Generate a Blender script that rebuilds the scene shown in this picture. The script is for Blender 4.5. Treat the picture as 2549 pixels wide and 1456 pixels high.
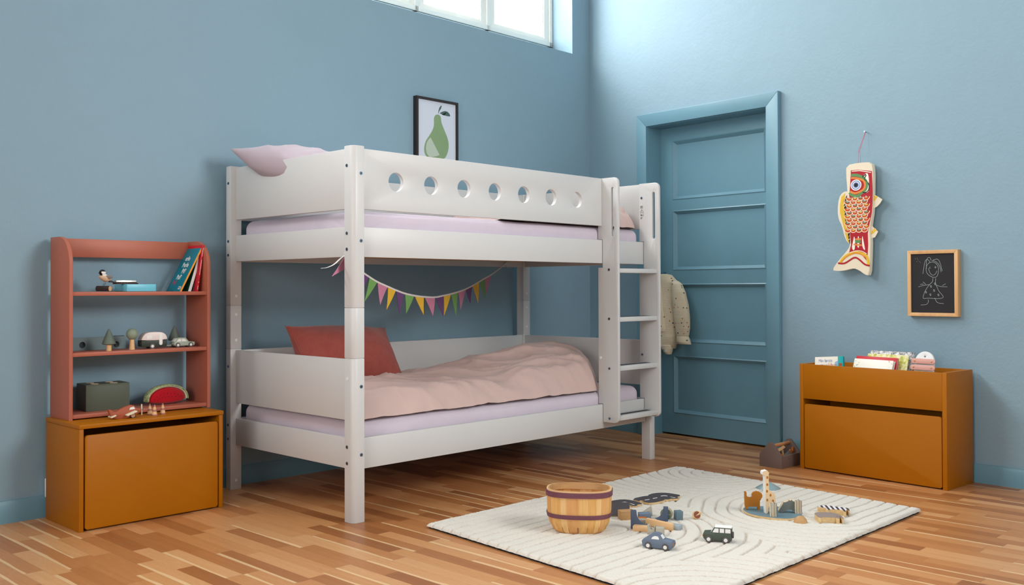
import bpy, bmesh, math, random
from mathutils import Vector, Matrix, noise
for o in list(bpy.data.objects): bpy.data.objects.remove(o)
S = bpy.context.scene
COL = S.collection
random.seed(7)

# ------------------------------------------------------------ camera
CAM = Vector((-2.3851, -3.22127, 0.96088)); YAW, PITCH, ROLL, FPX = 0.80053, 0.01299, -0.00309, 2406.27
fwd = Vector((math.sin(YAW)*math.cos(PITCH), math.cos(YAW)*math.cos(PITCH), math.sin(PITCH)))
rgt = Vector((math.cos(YAW), -math.sin(YAW), 0)); upv = rgt.cross(fwd)
rr = math.cos(ROLL)*rgt + math.sin(ROLL)*upv; uu = -math.sin(ROLL)*rgt + math.cos(ROLL)*upv
cd = bpy.data.cameras.new('camera'); cam = bpy.data.objects.new('camera', cd); COL.objects.link(cam)
M4 = Matrix((rr, uu, -fwd)).transposed().to_4x4(); M4.translation = CAM
cam.matrix_world = M4
cd.sensor_width = 36; cd.lens = 36*FPX/2549; cd.shift_y = -41.75/2549; cd.clip_start = 0.05
S.camera = cam

# ------------------------------------------------------------ colour management
S.view_settings.view_transform = 'Standard'; S.view_settings.look = 'None'
S.view_settings.gamma = 1; S.view_settings.use_curve_mapping = False
S.view_settings.exposure = 0.0
S.cycles.use_denoising = True
S.cycles.max_bounces = 10; S.cycles.diffuse_bounces = 6; S.cycles.glossy_bounces = 4

# ------------------------------------------------------------ sky outside
W = bpy.data.worlds.new('sky'); S.world = W; W.use_nodes = True
bg = W.node_tree.nodes['Background']; bg.inputs[0].default_value = (0.93, 0.97, 1.0, 1); bg.inputs[1].default_value = 2.6

# ------------------------------------------------------------ clerestory daylight, plus a soft key and an added fill
def area(name, loc, target, sx, sy, power, col=(1, 1, 1), spread=180):
    l = bpy.data.lights.new(name, 'AREA'); l.shape = 'RECTANGLE'; l.size = sx; l.size_y = sy
    l.energy = power; l.color = col; l.spread = math.radians(spread)
    o = bpy.data.objects.new(name, l); COL.objects.link(o); o.location = loc
    d = Vector(target)-Vector(loc); o.rotation_euler = d.to_track_quat('-Z', 'Y').to_euler()
    return o
# soft key lamp behind the photographer; the front wall opening is added for it
area('front_key_light', (1.05, -3.86, 2.45), (-0.35, 1.0, 0.95), 1.3, 1.1, 23.5, (1.0, 0.985, 0.97), 90)
area('left_fill_light', (-5.15, -2.4, 1.8), (1.5, -0.6, 0.9), 2.2, 1.6, 74, (1.0, 0.97, 0.94))  # fill lamp added on the left to brighten the left-facing sides
# the clerestory windows of the back wall
area('clerestory_light', (1.35, 1.62, 3.40), (1.9, -3.2, 0.9), 2.3, 1.3, 150, (1.0, 0.982, 0.965))
area('clerestory_light', (-1.70, 1.62, 3.40), (1.2, -3.2, 0.6), 2.3, 1.3, 205, (1.0, 0.982, 0.965))

# ------------------------------------------------------------ mesh helpers
class MB:
    """collects shapes in one bmesh; m = material slot of the shape"""
    def __init__(s): s.b = bmesh.new()
    def _add(s, t, m=0, mat=None):
        for f in t.faces: f.material_index = m; f.smooth = True
        if mat is not None: bmesh.ops.transform(t, matrix=mat, verts=t.verts)
        me = bpy.data.meshes.new('t'); t.to_mesh(me); t.free(); s.b.from_mesh(me); bpy.data.meshes.remove(me)
        return s
    def box(s, x0, x1, y0, y1, z0, z1, bev=0.0, m=0, mat=None, seg=2):
        t = bmesh.new(); bmesh.ops.create_cube(t, size=1)
        for v in t.verts: v.co = Vector(((x0+x1)/2+v.co.x*(x1-x0), (y0+y1)/2+v.co.y*(y1-y0), (z0+z1)/2+v.co.z*(z1-z0)))
        if bev: bmesh.ops.bevel(t, geom=list(t.edges), offset=bev, segments=seg, profile=.5, affect='EDGES')
        return s._add(t, m, mat)
    def prism(s, pts, d0, d1, axis='z', bev=0.0, m=0, mat=None, seg=2):
        """polygon pts (a,b) extruded from d0 to d1; axis z: (a,b,d)  y: (a,d,b)  x: (d,a,b)"""
        t = bmesh.new()
        def P(a, b, d): return {'z': (a, b, d), 'y': (a, d, b), 'x': (d, a, b)}[axis]
        A = [t.verts.new(P(a, b, d0)) for a, b in pts]; B = [t.verts.new(P(a, b, d1)) for a, b in pts]
        n = len(pts); f0 = t.faces.new(A); f1 = t.faces.new(B[::-1])
        for i in range(n): t.faces.new((A[i], B[i], B[(i+1) % n], A[(i+1) % n]))
        bmesh.ops.recalc_face_normals(t, faces=t.faces)
        if bev:
            ed = [e for e in t.edges if (e.verts[0] in A and e.verts[1] in A) or (e.verts[0] in B and e.verts[1] in B)]
            bmesh.ops.bevel(t, geom=ed, offset=bev, segments=seg, profile=.5, affect='EDGES')
        return s._add(t, m, mat)
    def holed(s, outer, holes, d0, d1, axis='y', bev=0.0, m=0, mat=None):
        """plate with holes: outer/holes are closed point lists, both in the plane of the plate"""
        t = bmesh.new(); loops = [outer]+holes
        def P(a, b, d): return {'z': (a, b, d), 'y': (a, d, b), 'x': (d, a, b)}[axis]
        es = []; rings = []
        for L in loops:
            vs = [t.verts.new(P(a, b, d0)) for a, b in L]; rings.append(vs)
            es += [t.edges.new((vs[i], vs[(i+1) % len(vs)])) for i in range(len(vs))]
        bmesh.ops.triangle_fill(t, edges=es, use_beauty=True)
        r = bmesh.ops.extrude_face_region(t, geom=list(t.faces))
        dv = Vector(P(0, 0, d1))-Vector(P(0, 0, d0))
        nv = [g for g in r['geom'] if isinstance(g, bmesh.types.BMVert)]
        bmesh.ops.translate(t, verts=nv, vec=dv)
        bmesh.ops.recalc_face_normals(t, faces=t.faces)
        if bev:
            ed = [e for e in t.edges if len(e.link_faces) == 2 and e.calc_face_angle(0) > 1.2 and
                  abs((e.verts[0].co-e.verts[1].co).dot(dv)) < 1e-9]
            bmesh.ops.bevel(t, geom=ed, offset=bev, segments=2, profile=.5, affect='EDGES')
        return s._add(t, m, mat)
    def cyl(s, r, p0, p1, seg=24, m=0, r2=None, mat=None, bev=0.0):
        p0 = Vector(p0); p1 = Vector(p1); d = p1-p0; t = bmesh.new()
        bmesh.ops.create_cone(t, cap_ends=True, segments=seg, radius1=r, radius2=r if r2 is None else r2, depth=d.length)
        if bev: bmesh.ops.bevel(t, geom=[e for e in t.edges if abs(e.verts[0].co.z-e.verts[1].co.z) < 1e-7], offset=bev, segments=2, affect='EDGES')
        q = d.to_track_quat('Z', 'Y').to_matrix().to_4x4(); q.translation = (p0+p1)/2
        bmesh.ops.transform(t, matrix=q, verts=t.verts)
        return s._add(t, m, mat)
    def lathe(s, prof, seg=32, m=0, mat=None, sy=1.0):
        """prof: (r,z) list; solid of revolution about z"""
        t = bmesh.new(); R = []
        for r, z in prof:
            if r < 1e-6: R.append([t.verts.new((0, 0, z))])
            else: R.append([t.verts.new((r*math.cos(2*math.pi*i/seg), sy*r*math.sin(2*math.pi*i/seg), z)) for i in range(seg)])
        for A, B in zip(R, R[1:]):
            for i in range(seg):
                j = (i+1) % seg
                if len(A) == 1 and len(B) == 1: continue
                if len(A) == 1: t.faces.new((A[0], B[i], B[j]))
                elif len(B) == 1: t.faces.new((A[i], A[j], B[0]))
                else: t.faces.new((A[i], A[j], B[j], B[i]))
        bmesh.ops.recalc_face_normals(t, faces=t.faces)
        return s._add(t, m, mat)
    def tube(s, pts, r, seg=8, m=0, flat=1.0, ref=(0, 0, 1), mat=None, close=True):
        """swept tube; r number or list of (ra,rb)"""
        t = bmesh.new(); P = [Vector(p) for p in pts]; n = len(P); R = []
        for i, p in enumerate(P):
            d = (P[min(i+1, n-1)]-P[max(i-1, 0)]).normalized(); rv = Vector(ref)
            a = d.cross(rv)
            if a.length < 1e-3: a = d.cross(Vector((1, 0, 0)))
            a.normalize(); b = a.cross(d).normalized()
            ra, rb = (r[min(i, len(r)-1)] if isinstance(r, (list, tuple)) else (r, r*flat))
            R.append([t.verts.new(p+a*ra*math.cos(2*math.pi*k/seg)+b*rb*math.sin(2*math.pi*k/seg)) for k in range(seg)])
        for A, B in zip(R, R[1:]):
            for k in range(seg): t.faces.new((A[k], A[(k+1) % seg], B[(k+1) % seg], B[k]))
        if close: t.faces.new(R[0][::-1]); t.faces.new(R[-1])
        bmesh.ops.recalc_face_normals(t, faces=t.faces)
        return s._add(t, m, mat)
    def ball(s, c, r, m=0, sc=(1, 1, 1), seg=24, mat=None):
        t = bmesh.new(); bmesh.ops.create_uvsphere(t, u_segments=seg, v_segments=seg//2, radius=r)
        for v in t.verts: v.co = Vector((c[0]+v.co.x*sc[0], c[1]+v.co.y*sc[1], c[2]+v.co.z*sc[2]))
        return s._add(t, m, mat)
    def grid(s, f, nu, nv, m=0, mat=None):
        t = bmesh.new(); V = [[t.verts.new(f(i/nu, j/nv)) for j in range(nv+1)] for i in range(nu+1)]
        for i in range(nu):
            for j in range(nv): t.faces.new((V[i][j], V[i+1][j], V[i+1][j+1], V[i][j+1]))
        return s._add(t, m, mat)
    def rbox(s, c, L, r, n, disp=None, m=0, mat=None):
        """soft rounded box, centre c, size L, edge radius r, n=(nx,ny,nz) divisions; disp(p)->offset"""
        t = bmesh.new(); hx = [l/2 for l in L]
        def face(ax, sg):
            a, b = [k for k in range(3) if k != ax]
            V = []
            for i in range(n[a]+1):
                row = []
                for j in range(n[b]+1):
                    q = [0, 0, 0]; q[ax] = sg*hx[ax]; q[a] = (i/n[a]*2-1)*hx[a]; q[b] = (j/n[b]*2-1)*hx[b]
                    core = [max(-(hx[k]-r), min(hx[k]-r, q[k])) for k in range(3)]
                    d = Vector(q)-Vector(core)
                    p = Vector(core)+(d.normalized()*r if d.length > 1e-9 else Vector((0, 0, 0)))
                    row.append(t.verts.new(p+Vector(c)))
                V.append(row)
            for i in range(n[a]):
                for j in range(n[b]): t.faces.new((V[i][j], V[i+1][j], V[i+1][j+1], V[i][j+1]))
        for ax in range(3):
            for sg in (-1, 1): face(ax, sg)
        bmesh.ops.remove_doubles(t, verts=t.verts, dist=1e-5)
        bmesh.ops.recalc_face_normals(t, faces=t.faces)
        if disp:
            t.normal_update()
            off = [disp(v.co.copy(), v.normal.copy()) for v in t.verts]
            for v, o in zip(t.verts, off): v.co += o
        return s._add(t, m, mat)
    def flat(s, pts, off, axis='y', m=0, th=.0006, mat=None):
        """thin painted shape: polygon lifted a hair off its surface"""
        return s.prism(pts, off, off-th, axis, m=m, mat=mat)
    def stroke(s, pts, w, off, axis='y', m=0, mat=None, th=.0006, closed=False):
        P = [Vector(p) for p in pts]; n = len(P); A = []; B = []
        for i, p in enumerate(P):
            if closed: d = P[(i+1) % n]-P[i-1]
            else: d = P[min(i+1, n-1)]-P[max(i-1, 0)]
            d = d.normalized() if d.length > 0 else Vector((1, 0)); nn = Vector((-d.y, d.x))*w/2
            A.append(p+nn); B.append(p-nn)
        rng = range(n if closed else n-1)
        for i in rng:
            j = (i+1) % n
            s.prism([A[i], A[j], B[j], B[i]], off, off-th, axis, m=m, mat=mat)
        return s
    def build(s, name, mats, parent=None, loc=None, rotz=None, ang=35):
        me = bpy.data.meshes.new(name); s.b.to_mesh(me); s.b.free()
        if not isinstance(mats, (list, tuple)): mats = [mats]
        for m in mats: me.materials.append(m)
        me.set_sharp_from_angle(angle=math.radians(ang))
        o = bpy.data.objects.new(name, me); COL.objects.link(o)
        if parent is not None: o.parent = parent
        if loc is not None: o.location = loc
        if rotz is not None: o.rotation_euler = (0, 0, rotz)
        return o

def tag(o, label=None, cat=None, group=None, kind=None):
    if label: o['label'] = label
    if cat: o['category'] = cat
    if group: o['group'] = group
    if kind: o['kind'] = kind
    return o
def thing(name, label, cat, loc=(0, 0, 0), rotz=0, group=None, kind=None, rot=None):
    o = bpy.data.objects.new(name, None); COL.objects.link(o); o.empty_display_size = .05
    o.location = loc; o.rotation_euler = rot if rot else (0, 0, rotz)
    return tag(o, label, cat, group, kind)
def copy_tree(o, parent=None):
    kids = list(o.children); c = o.copy(); COL.objects.link(c); c.parent = parent
    for k in kids: copy_tree(k, c)
    return c
def circle(cx, cy, r, n=24, ry=None, a0=0, a1=2*math.pi):
    ry = r if ry is None else ry
    full = abs(a1-a0-2*math.pi) < 1e-6
    return [(cx+r*math.cos(a0+(a1-a0)*i/(n if full else n-1)), cy+ry*math.sin(a0+(a1-a0)*i/(n if full else n-1))) for i in range(n)]
def rrect(x0, x1, y0, y1, r, n=6):
    P = []
    for cx, cy, a in ((x1-r, y1-r, 0), (x0+r, y1-r, 90), (x0+r, y0+r, 180), (x1-r, y0+r, 270)):
        P += [(cx+r*math.cos(math.radians(a+90*i/n)), cy+r*math.sin(math.radians(a+90*i/n))) for i in range(n+1)]
    return P
def smooth(pts, it=2, closed=True):
    P = [Vector(p) for p in pts]
    for _ in range(it):
        Q = []; n = len(P)
        for i in range(n if closed else n-1):
            a, b = P[i], P[(i+1) % n]; Q += [a*.75+b*.25, a*.25+b*.75]
        if not closed: Q = [P[0]]+Q+[P[-1]]
        P = Q
    return [tuple(p) for p in P]
def text(body, size, mat, parent, mat4, name='lettering', ext=.0003, sx=1.0, align='LEFT', bold=0.0):
    c = bpy.data.curves.new(name, 'FONT'); c.body = body; c.size = size; c.extrude = ext; c.align_x = align
    c.offset = bold; c.materials.append(mat); c.resolution_u = 3
    o = bpy.data.objects.new(name, c); COL.objects.link(o); o.parent = parent
    bpy.context.view_layer.update()
    me = bpy.data.meshes.new_from_object(o); bpy.data.objects.remove(o); me.name = name
    if not me.materials: me.materials.append(mat)
    o = bpy.data.objects.new(name, me); COL.objects.link(o); o.parent = parent
    o.matrix_local = mat4 @ Matrix.Diagonal((sx, 1, 1, 1))
    return o

# ------------------------------------------------------------ materials
def lin(c):
    def f(v): v /= 255; return v/12.92 if v <= .04045 else ((v+.055)/1.055)**2.4
    return (f(c[0]), f(c[1]), f(c[2]), 1)
class NT:
    def __init__(s, name):
        s.m = bpy.data.materials.new(name); s.m.use_nodes = True; s.t = s.m.node_tree; s.n = s.t.nodes
        s.p = s.n['Principled BSDF']; s.out = s.n['Material Output']
    def new(s, ty, **k):
        n = s.n.new(ty)
        for a, v in k.items(): setattr(n, a, v)
        return n
    def link(s, a, b): s.t.links.new(a, b)
    def val(s, sock, v):
        if isinstance(v, (int, float, tuple)): sock.default_value = v
        else: s.link(v, sock)
    def math(s, op, a, b=None, c=None):
        n = s.new('ShaderNodeMath', operation=op)
        s.val(n.inputs[0], a)
        if b is not None: s.val(n.inputs[1], b)
        if c is not None: s.val(n.inputs[2], c)
        return n.outputs[0]
    def mix(s, fac, a, b, mode='MIX'):
        n = s.new('ShaderNodeMix', data_type='RGBA', blend_type=mode)
        s.val(n.inputs[0], fac); s.val(n.inputs[6], a); s.val(n.inputs[7], b)
        return n.outputs[2]
    def coord(s, which='Object'): return s.new('ShaderNodeTexCoord').outputs[which]
    def mapping(s, v, sc=(1, 1, 1), rot=(0, 0, 0)):
        n = s.new('ShaderNodeMapping'); s.link(v, n.inputs[0]); n.inputs['Scale'].default_value = sc; n.inputs['Rotation'].default_value = rot
        return n.outputs[0]
    def noise(s, v, scale, detail=3, rough=.5):
        n = s.new('ShaderNodeTexNoise'); s.link(v, n.inputs['Vector']); n.inputs['Scale'].default_value = scale
        n.inputs['Detail'].default_value = detail; n.inputs['Roughness'].default_value = rough
        return n.outputs[0]
    def ramp(s, v, stops):
        n = s.new('ShaderNodeValToRGB'); s.link(v, n.inputs[0]); e = n.color_ramp.elements
        while len(e) < len(stops): e.new(.5)
        for k, (p, c) in zip(e, stops): k.position = p; k.color = c
        return n.outputs[0]
    def bump(s, h, strength=.3, dist=.001):
        n = s.new('ShaderNodeBump'); s.link(h, n.inputs['Height']); n.inputs['Strength'].default_value = strength
        n.inputs['Distance'].default_value = dist; s.link(n.outputs[0], s.p.inputs['Normal'])
def paint(name, rgb, rough=.45, spec=.5, vary=.04, bump=.0, bscale=60, metallic=0.0, sheen=0.0):
    k = NT(name); c = lin(rgb); v = k.coord()
    n = k.noise(v, 9, 3)
    lo = tuple(x*(1-vary) for x in c[:3])+(1,); hi = tuple(min(1, x*(1+vary)) for x in c[:3])+(1,)
    k.link(k.mix(n, lo, hi), k.p.inputs['Base Color'])
    k.p.inputs['Roughness'].default_value = rough; k.p.inputs['Specular IOR Level'].default_value = spec
    k.p.inputs['Metallic'].default_value = metallic
    if sheen: k.p.inputs['Sheen Weight'].default_value = sheen
    if bump: k.bump(k.noise(v, bscale, 4, .6), bump, .002)
    return k.m
def wood(name, a, b, axis='z', rough=.5, scale=30):
    k = NT(name); sc = {'x': (.06, 1, 1), 'y': (1, .06, 1), 'z': (1, 1, .06)}[axis]
    v = k.mapping(k.coord(), sc); n = k.noise(v, scale, 5, .6)
    k.link(k.ramp(n, [(.3, lin(a)), (.7, lin(b))]), k.p.inputs['Base Color']); k.p.inputs['Roughness'].default_value = rough
    k.bump(n, .15, .001)
    return k.m
def fabric(name, rgb, scale=900, bump=.25, rough=.9, sheen=.2, vary=.05):
    k = NT(name); c = lin(rgb); v = k.coord()
    n = k.noise(v, 14, 4, .6)
    lo = tuple(x*(1-vary) for x in c[:3])+(1,); hi = tuple(min(1, x*(1+vary)) for x in c[:3])+(1,)
    k.link(k.mix(n, lo, hi), k.p.inputs['Base Color']); k.p.inputs['Roughness'].default_value = rough
    k.p.inputs['Specular IOR Level'].default_value = .2
    k.p.inputs['Sheen Weight'].default_value = sheen; k.p.inputs['Sheen Roughness'].default_value = .5
    k.bump(k.noise(v, scale, 2), bump, .0006)
    return k.m
def wall_mat(name, rgb, vary=.05, bs=.5):
    k = NT(name); c = lin(rgb); v = k.coord()
    big = k.noise(v, 1.6, 4, .55); med = k.noise(v, 7, 5, .6); fine = k.noise(v, 55, 6, .65)
    lo = tuple(x*(1-vary) for x in c[:3])+(1,); hi = tuple(min(1, x*(1+vary)) for x in c[:3])+(1,)
    k.link(k.mix(k.math('ADD', k.math('MULTIPLY', big, .6), k.math('MULTIPLY', med, .4)), lo, hi), k.p.inputs['Base Color'])
    k.p.inputs['Roughness'].default_value = .62; k.p.inputs['Specular IOR Level'].default_value = .35
    h = k.math('ADD', k.math('MULTIPLY', fine, .35), k.math('ADD', k.math('MULTIPLY', med, 1.0), k.math('MULTIPLY', big, .8)))
    k.bump(h, bs, .006)
    return k.m
def floor_mat():
    k = NT('oak_parquet'); sp = k.new('ShaderNodeSeparateXYZ'); k.link(k.coord(), sp.inputs[0])
    x, y = sp.outputs[0], sp.outputs[1]; w = .064; Ls = .42
    x = k.math('ADD', x, 20.0); y = k.math('ADD', y, 30.0)
    u = k.math('DIVIDE', x, w); row = k.math('FLOOR', u); fu = k.math('FRACT', u)
    wn = k.new('ShaderNodeTexWhiteNoise', noise_dimensions='1D'); k.link(row, wn.inputs['W'])
    rowr = wn.outputs['Value']
    L = k.math('MULTIPLY_ADD', rowr, .22, Ls-.08)
    q = k.math('ADD', k.math('DIVIDE', y, L), k.math('MULTIPLY', rowr, 37.7)); cell = k.math('FLOOR', q); fq = k.math('FRACT', q)
    cv = k.new('ShaderNodeCombineXYZ'); k.link(row, cv.inputs[0]); k.link(cell, cv.inputs[1])
    w2 = k.new('ShaderNodeTexWhiteNoise', noise_dimensions='3D'); k.link(cv.outputs[0], w2.inputs['Vector'])
    r1 = w2.outputs['Value']; sc = k.new('ShaderNodeSeparateColor'); k.link(w2.outputs['Color'], sc.inputs[0]); r2, r3 = sc.outputs[1], sc.outputs[2]
    base = k.ramp(r1, [(0.0, lin((158, 100, 58))), (.2, lin((176, 116, 68))), (.5, lin((194, 133, 82))), (.75, lin((206, 149, 97))), (1.0, lin((216, 164, 114)))])
    # grain
    gv = k.new('ShaderNodeCombineXYZ'); k.link(k.math('MULTIPLY', x, 34.0), gv.inputs[0]); k.link(k.math('MULTIPLY', y, 1.6), gv.inputs[1]); k.link(k.math('MULTIPLY', r2, 50.0), gv.inputs[2])
    g = k.noise(gv.outputs[0], 1.6, 6, .62)
    gv2 = k.new('ShaderNodeCombineXYZ'); k.link(k.math('MULTIPLY', x, 7.0), gv2.inputs[0]); k.link(k.math('MULTIPLY', y, 1.1), gv2.inputs[1]); k.link(k.math('MULTIPLY', r3, 50.0), gv2.inputs[2])
    g2 = k.noise(gv2.outputs[0], 2.2, 3, .5)
    rings = k.math('ABSOLUTE', k.math('SINE', k.math('MULTIPLY', g2, 46.0)))
    gsum = k.math('MULTIPLY_ADD', rings, .28, k.math('MULTIPLY', g, .9))
    colg = k.mix(k.math('MULTIPLY', k.math('SUBTRACT', gsum, .18), .8), base, k.mix(1.0, base, (.80, .70, .60, 1), 'MULTIPLY'))
    # pale sapwood streak along one edge of some staves
    has = k.math('GREATER_THAN', r3, .80); wob = k.math('MULTIPLY_ADD', g2, .5, -.16)
    sap = k.math('MULTIPLY', has, k.math('LESS_THAN', k.math('SUBTRACT', fu, wob), .10))
    colg = k.mix(k.math('MULTIPLY', sap, .75), colg, lin((230, 194, 146)))
    # joints
    j1 = k.math('LESS_THAN', fu, .018); j2 = k.math('LESS_THAN', fq, .004)
    jj = k.math('MAXIMUM', j1, j2)
    colg = k.mix(k.math('MULTIPLY', jj, .35), colg, lin((120, 72, 42)))
    k.link(colg, k.p.inputs['Base Color'])
    k.link(k.math('MULTIPLY_ADD', g, .18, .27), k.p.inputs['Roughness']); k.p.inputs['Specular IOR Level'].default_value = .45
    k.bump(k.math('SUBTRACT', k.math('MULTIPLY', g, .5), jj), .12, .0006)
    return k.m

M = {}
M['wall'] = wall_mat('blue_plaster', (134, 162, 176))
M['ceil'] = paint('white_ceiling', (232, 234, 234), .8)
M['offwhite'] = paint('pale_hall_plaster', (150, 162, 168), .8)
M['trim'] = paint('blue_gloss_trim', (106, 148, 164), .38, .5, .05, .12, 30)
M['door'] = paint('blue_gloss_door', (106, 148, 164), .36, .5, .05, .08, 40)
M['winw'] = paint('white_window_paint', (236, 236, 228), .4)
M['floor'] = floor_mat()
M['bed'] = paint('white_lacquer', (205, 204, 202), .38, .4, .012, .03, 200)
M['must'] = paint('mustard_lacquer', (170, 100, 0), .42, .22, .03, .05, 300)
M['terra'] = paint('terracotta_lacquer', (176, 100, 78), .42, .3, .03, .05, 300)
M['dark'] = paint('dark_gap', (24, 18, 14), .8)
M['screw'] = paint('zinc_screw', (120, 140, 158), .3, .5, .02, metallic=.9)
M['hole'] = paint('hex_socket', (30, 34, 40), .5)
M['cap'] = paint('white_plastic_cap', (238, 238, 236), .25)
M['birch'] = wood('pine_slat', (196, 150, 100), (226, 184, 132), 'x')
M['mauve'] = fabric('mauve_sheet', (208, 195, 206), 700, .15)
M['pillow'] = fabric('mauve_pillowcase', (176, 160, 168), 700, .15)
M['pink'] = fabric('dusty_pink_cover', (200, 172, 164), 700, .2)
M['grip'] = paint('grey_grip_strip', (62, 62, 64), .8)

# ------------------------------------------------------------ the two wall frames
XR, YB, TA, TB = 2.82164, 1.07256, .00638, .07729
RANG = math.atan2(-1, -TB); BANG = math.atan(TA)
KC = Vector((XR, YB, 0))
def Rm(s=0, off=0, z=0): # a place given along / off the door wall
    ex = Vector((-TB, -1, 0)).normalized(); ey = Vector((1, -TB, 0)).normalized()
    return KC+ex*s+ey*off+Vector((0, 0, z))
def struct(name, mb, mats, label=None, loc=None, rotz=None, parent=None):
    o = mb.build(name, mats, parent, loc, rotz)
    if parent is None: o['kind'] = 'structure'
    if label: o['label'] = label
    return o
WP = .012     # plaster plane behind the face of the baseboards
H = 4.4
fl = MB().box(-7.3, 5, -7.8, 2, -.06, 0); struct('floor', fl, M['floor'], 'honey toned oak strip parquet floor')
ce = MB().box(-7.3, 5, -4.3, 1.4, H, H+.1); struct('ceiling', ce, M['ceil'], 'white ceiling')
# back wall with two clerestory windows (local frame at the corner, x to the left is negative)
wb = MB(); XL = -10.1; w1a, w1b, w2a, w2b, wz0, wz1 = -2.66, -.168, -5.75, -3.2, 2.569, 4.0
D = .42
wb.box(XL, .6, WP, WP+D, -.02, wz0); wb.box(XL, .6, WP, WP+D, wz1, H+.02)
wb.box(XL, w2a, WP, WP+D, wz0, wz1); wb.box(w2b, w1a, WP, WP+D, wz0, wz1); wb.box(w1b, .6, WP, WP+D, wz0, wz1)
for a, b in ((w1a, w1b), (w2a, w2b)):
    wb.prism([(WP, wz0-.001), (WP+.2, wz0-.001), (WP+.2, wz0+.075)], a, b, 'x')
struct('wall_back', wb, M['wall'], 'dusty blue plaster wall with the high window', KC, BANG)
# door wall
wr = MB(); ds0, ds1, dz1 = .505, 1.487, 2.035
wr.box(-.5, ds0, WP, WP+.3, -.02, H); wr.box(ds1, 9.2, WP, WP+.3, -.02, H); wr.box(ds0, ds1, WP, WP+.3, dz1, H); wr.box(ds0, ds1, WP+.25, WP+.3, -.02, dz1)  # last box: unseen panel added to stop sky light leaking under the door
struct('wall_right', wr, M['wall'], 'light blue plaster wall with the panelled door', KC, RANG)
wl = MB().box(-5.4, -5.1, -4.3, 1.5, 0, .9); wl.box(-5.4, -5.1, -4.3, 1.5, 2.7, H); wl.box(-5.4, -5.1, -4.3, -3.55, .9, 2.7); wl.box(-5.4, -5.1, -1.25, 1.5, .9, 2.7); struct('wall_left', wl, M['offwhite'], 'pale end wall of the room')
wf = MB(); FZ0, FZ1, FX0, FX1, FY = 1.5, 3.2, .1, 2.2, -3.75
wf.box(-5.4, 4.5, FY-.3, FY, 0, FZ0); wf.box(-5.4, 4.5, FY-.3, FY, FZ1, H); wf.box(-5.4, FX0, FY-.3, FY, FZ0, FZ1); wf.box(FX1, 4.5, FY-.3, FY, FZ0, FZ1)
struct('wall_front', wf, M['offwhite'], 'pale wall behind the photographer')
# baseboards
def base_prof(z): return None
prof = [(0.012, 0), (-.003, 0), (-.003, .074), (.001, .083), (.003, .092), (.012, .092)]
bb = MB().prism(prof, XL+.3, .0, 'x'); struct('baseboard_back', bb, M['trim'], 'blue skirting board below the window wall', KC, BANG)
br = MB().prism(prof, 0.0, .445, 'x'); br.prism(prof, 1.53, 8.5, 'x'); struct('baseboard_right', br, M['trim'], 'blue skirting board of the door wall', KC, RANG)
# door casing + lining
tr = MB()
o0, o1, zt, cw, pr = .447, 1.524, 2.098, .082, -.020
tr.prism([(o0, 0), (o0+cw, 0), (o0+cw, zt-cw), (o0, zt)], pr, WP, 'y', bev=.003)
tr.prism([(o1, 0), (o1-cw, 0), (o1-cw, zt-cw), (o1, zt)], pr, WP, 'y', bev=.003)
tr.prism([(o0, zt), (o0+cw, zt-cw), (o1-cw, zt-cw), (o1, zt)], pr, WP, 'y', bev=.003)
tr.box(o0+cw-.012, o0+cw+.004, WP-.01, .17, 0, zt-cw+.01); tr.box(o1-cw-.004, o1-cw+.012, WP-.01, .17, 0, zt-cw+.01)
tr.box(o0+cw-.012, o1-cw+.012, WP-.01, .17, zt-cw-.004, zt-cw+.012)
struct('trim_1', tr, M['trim'], 'blue door casing with mitred corners', KC, RANG)
# door leaf with four sunk panels
d1 = thing('door_1', 'blue four panelled door in the right wall', 'door', KC, RANG, kind='structure')
lf = MB(); a0, a1, b0, b1, of = .531, 1.441, .012, 2.013, .125
pan = [(.637, 1.338, 1.54, 1.918), (.637, 1.338, 1.079, 1.46), (.637, 1.338, .612, .982), (.637, 1.338, .148, .515)]
holes = [[(p[0], p[2]), (p[1], p[2]), (p[1], p[3]), (p[0], p[3])] for p in pan]
lf.holed([(a0, b0), (a1, b0), (a1, b1), (a0, b1)], holes, of, of+.04, 'y')
lf.box(a0+.05, a1-.05, of+.018, of+.03, b0+.05, b1-.05)
lf.build('door_leaf', M['door'], d1)
for p in pan:      # moulding round each panel
    mo = MB(); x0, x1, z0, z1 = p; q = .019
    P = [(x0, z0), (x1, z0), (x1, z1), (x0, z1)]; Q = [(x0+q, z0+q), (x1-q, z0+q), (x1-q, z1-q), (x0+q, z1-q)]
    t = bmesh.new()
    def ring(L, y): return [t.verts.new((a, y, b)) for a, b in L]
    mid = [((P[i][0]*.6+Q[i][0]*.4), (P[i][1]*.6+Q[i][1]*.4)) for i in range(4)]
    rs = [ring([(x0-.006, z0-.006), (x1+.006, z0-.006), (x1+.006, z1+.006), (x0-.006, z1+.006)], of), ring(P, of-.004), ring(mid, of+.004), ring(Q, of+.018)]
    for A, B in zip(rs, rs[1:]):
        for i in range(4): t.faces.new((A[i], B[i], B[(i+1) % 4], A[(i+1) % 4]))
    bmesh.ops.recalc_face_normals(t, faces=t.faces)
    mo._add(t); mo.build('panel_moulding', M['door'], d1, ang=15)
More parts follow.
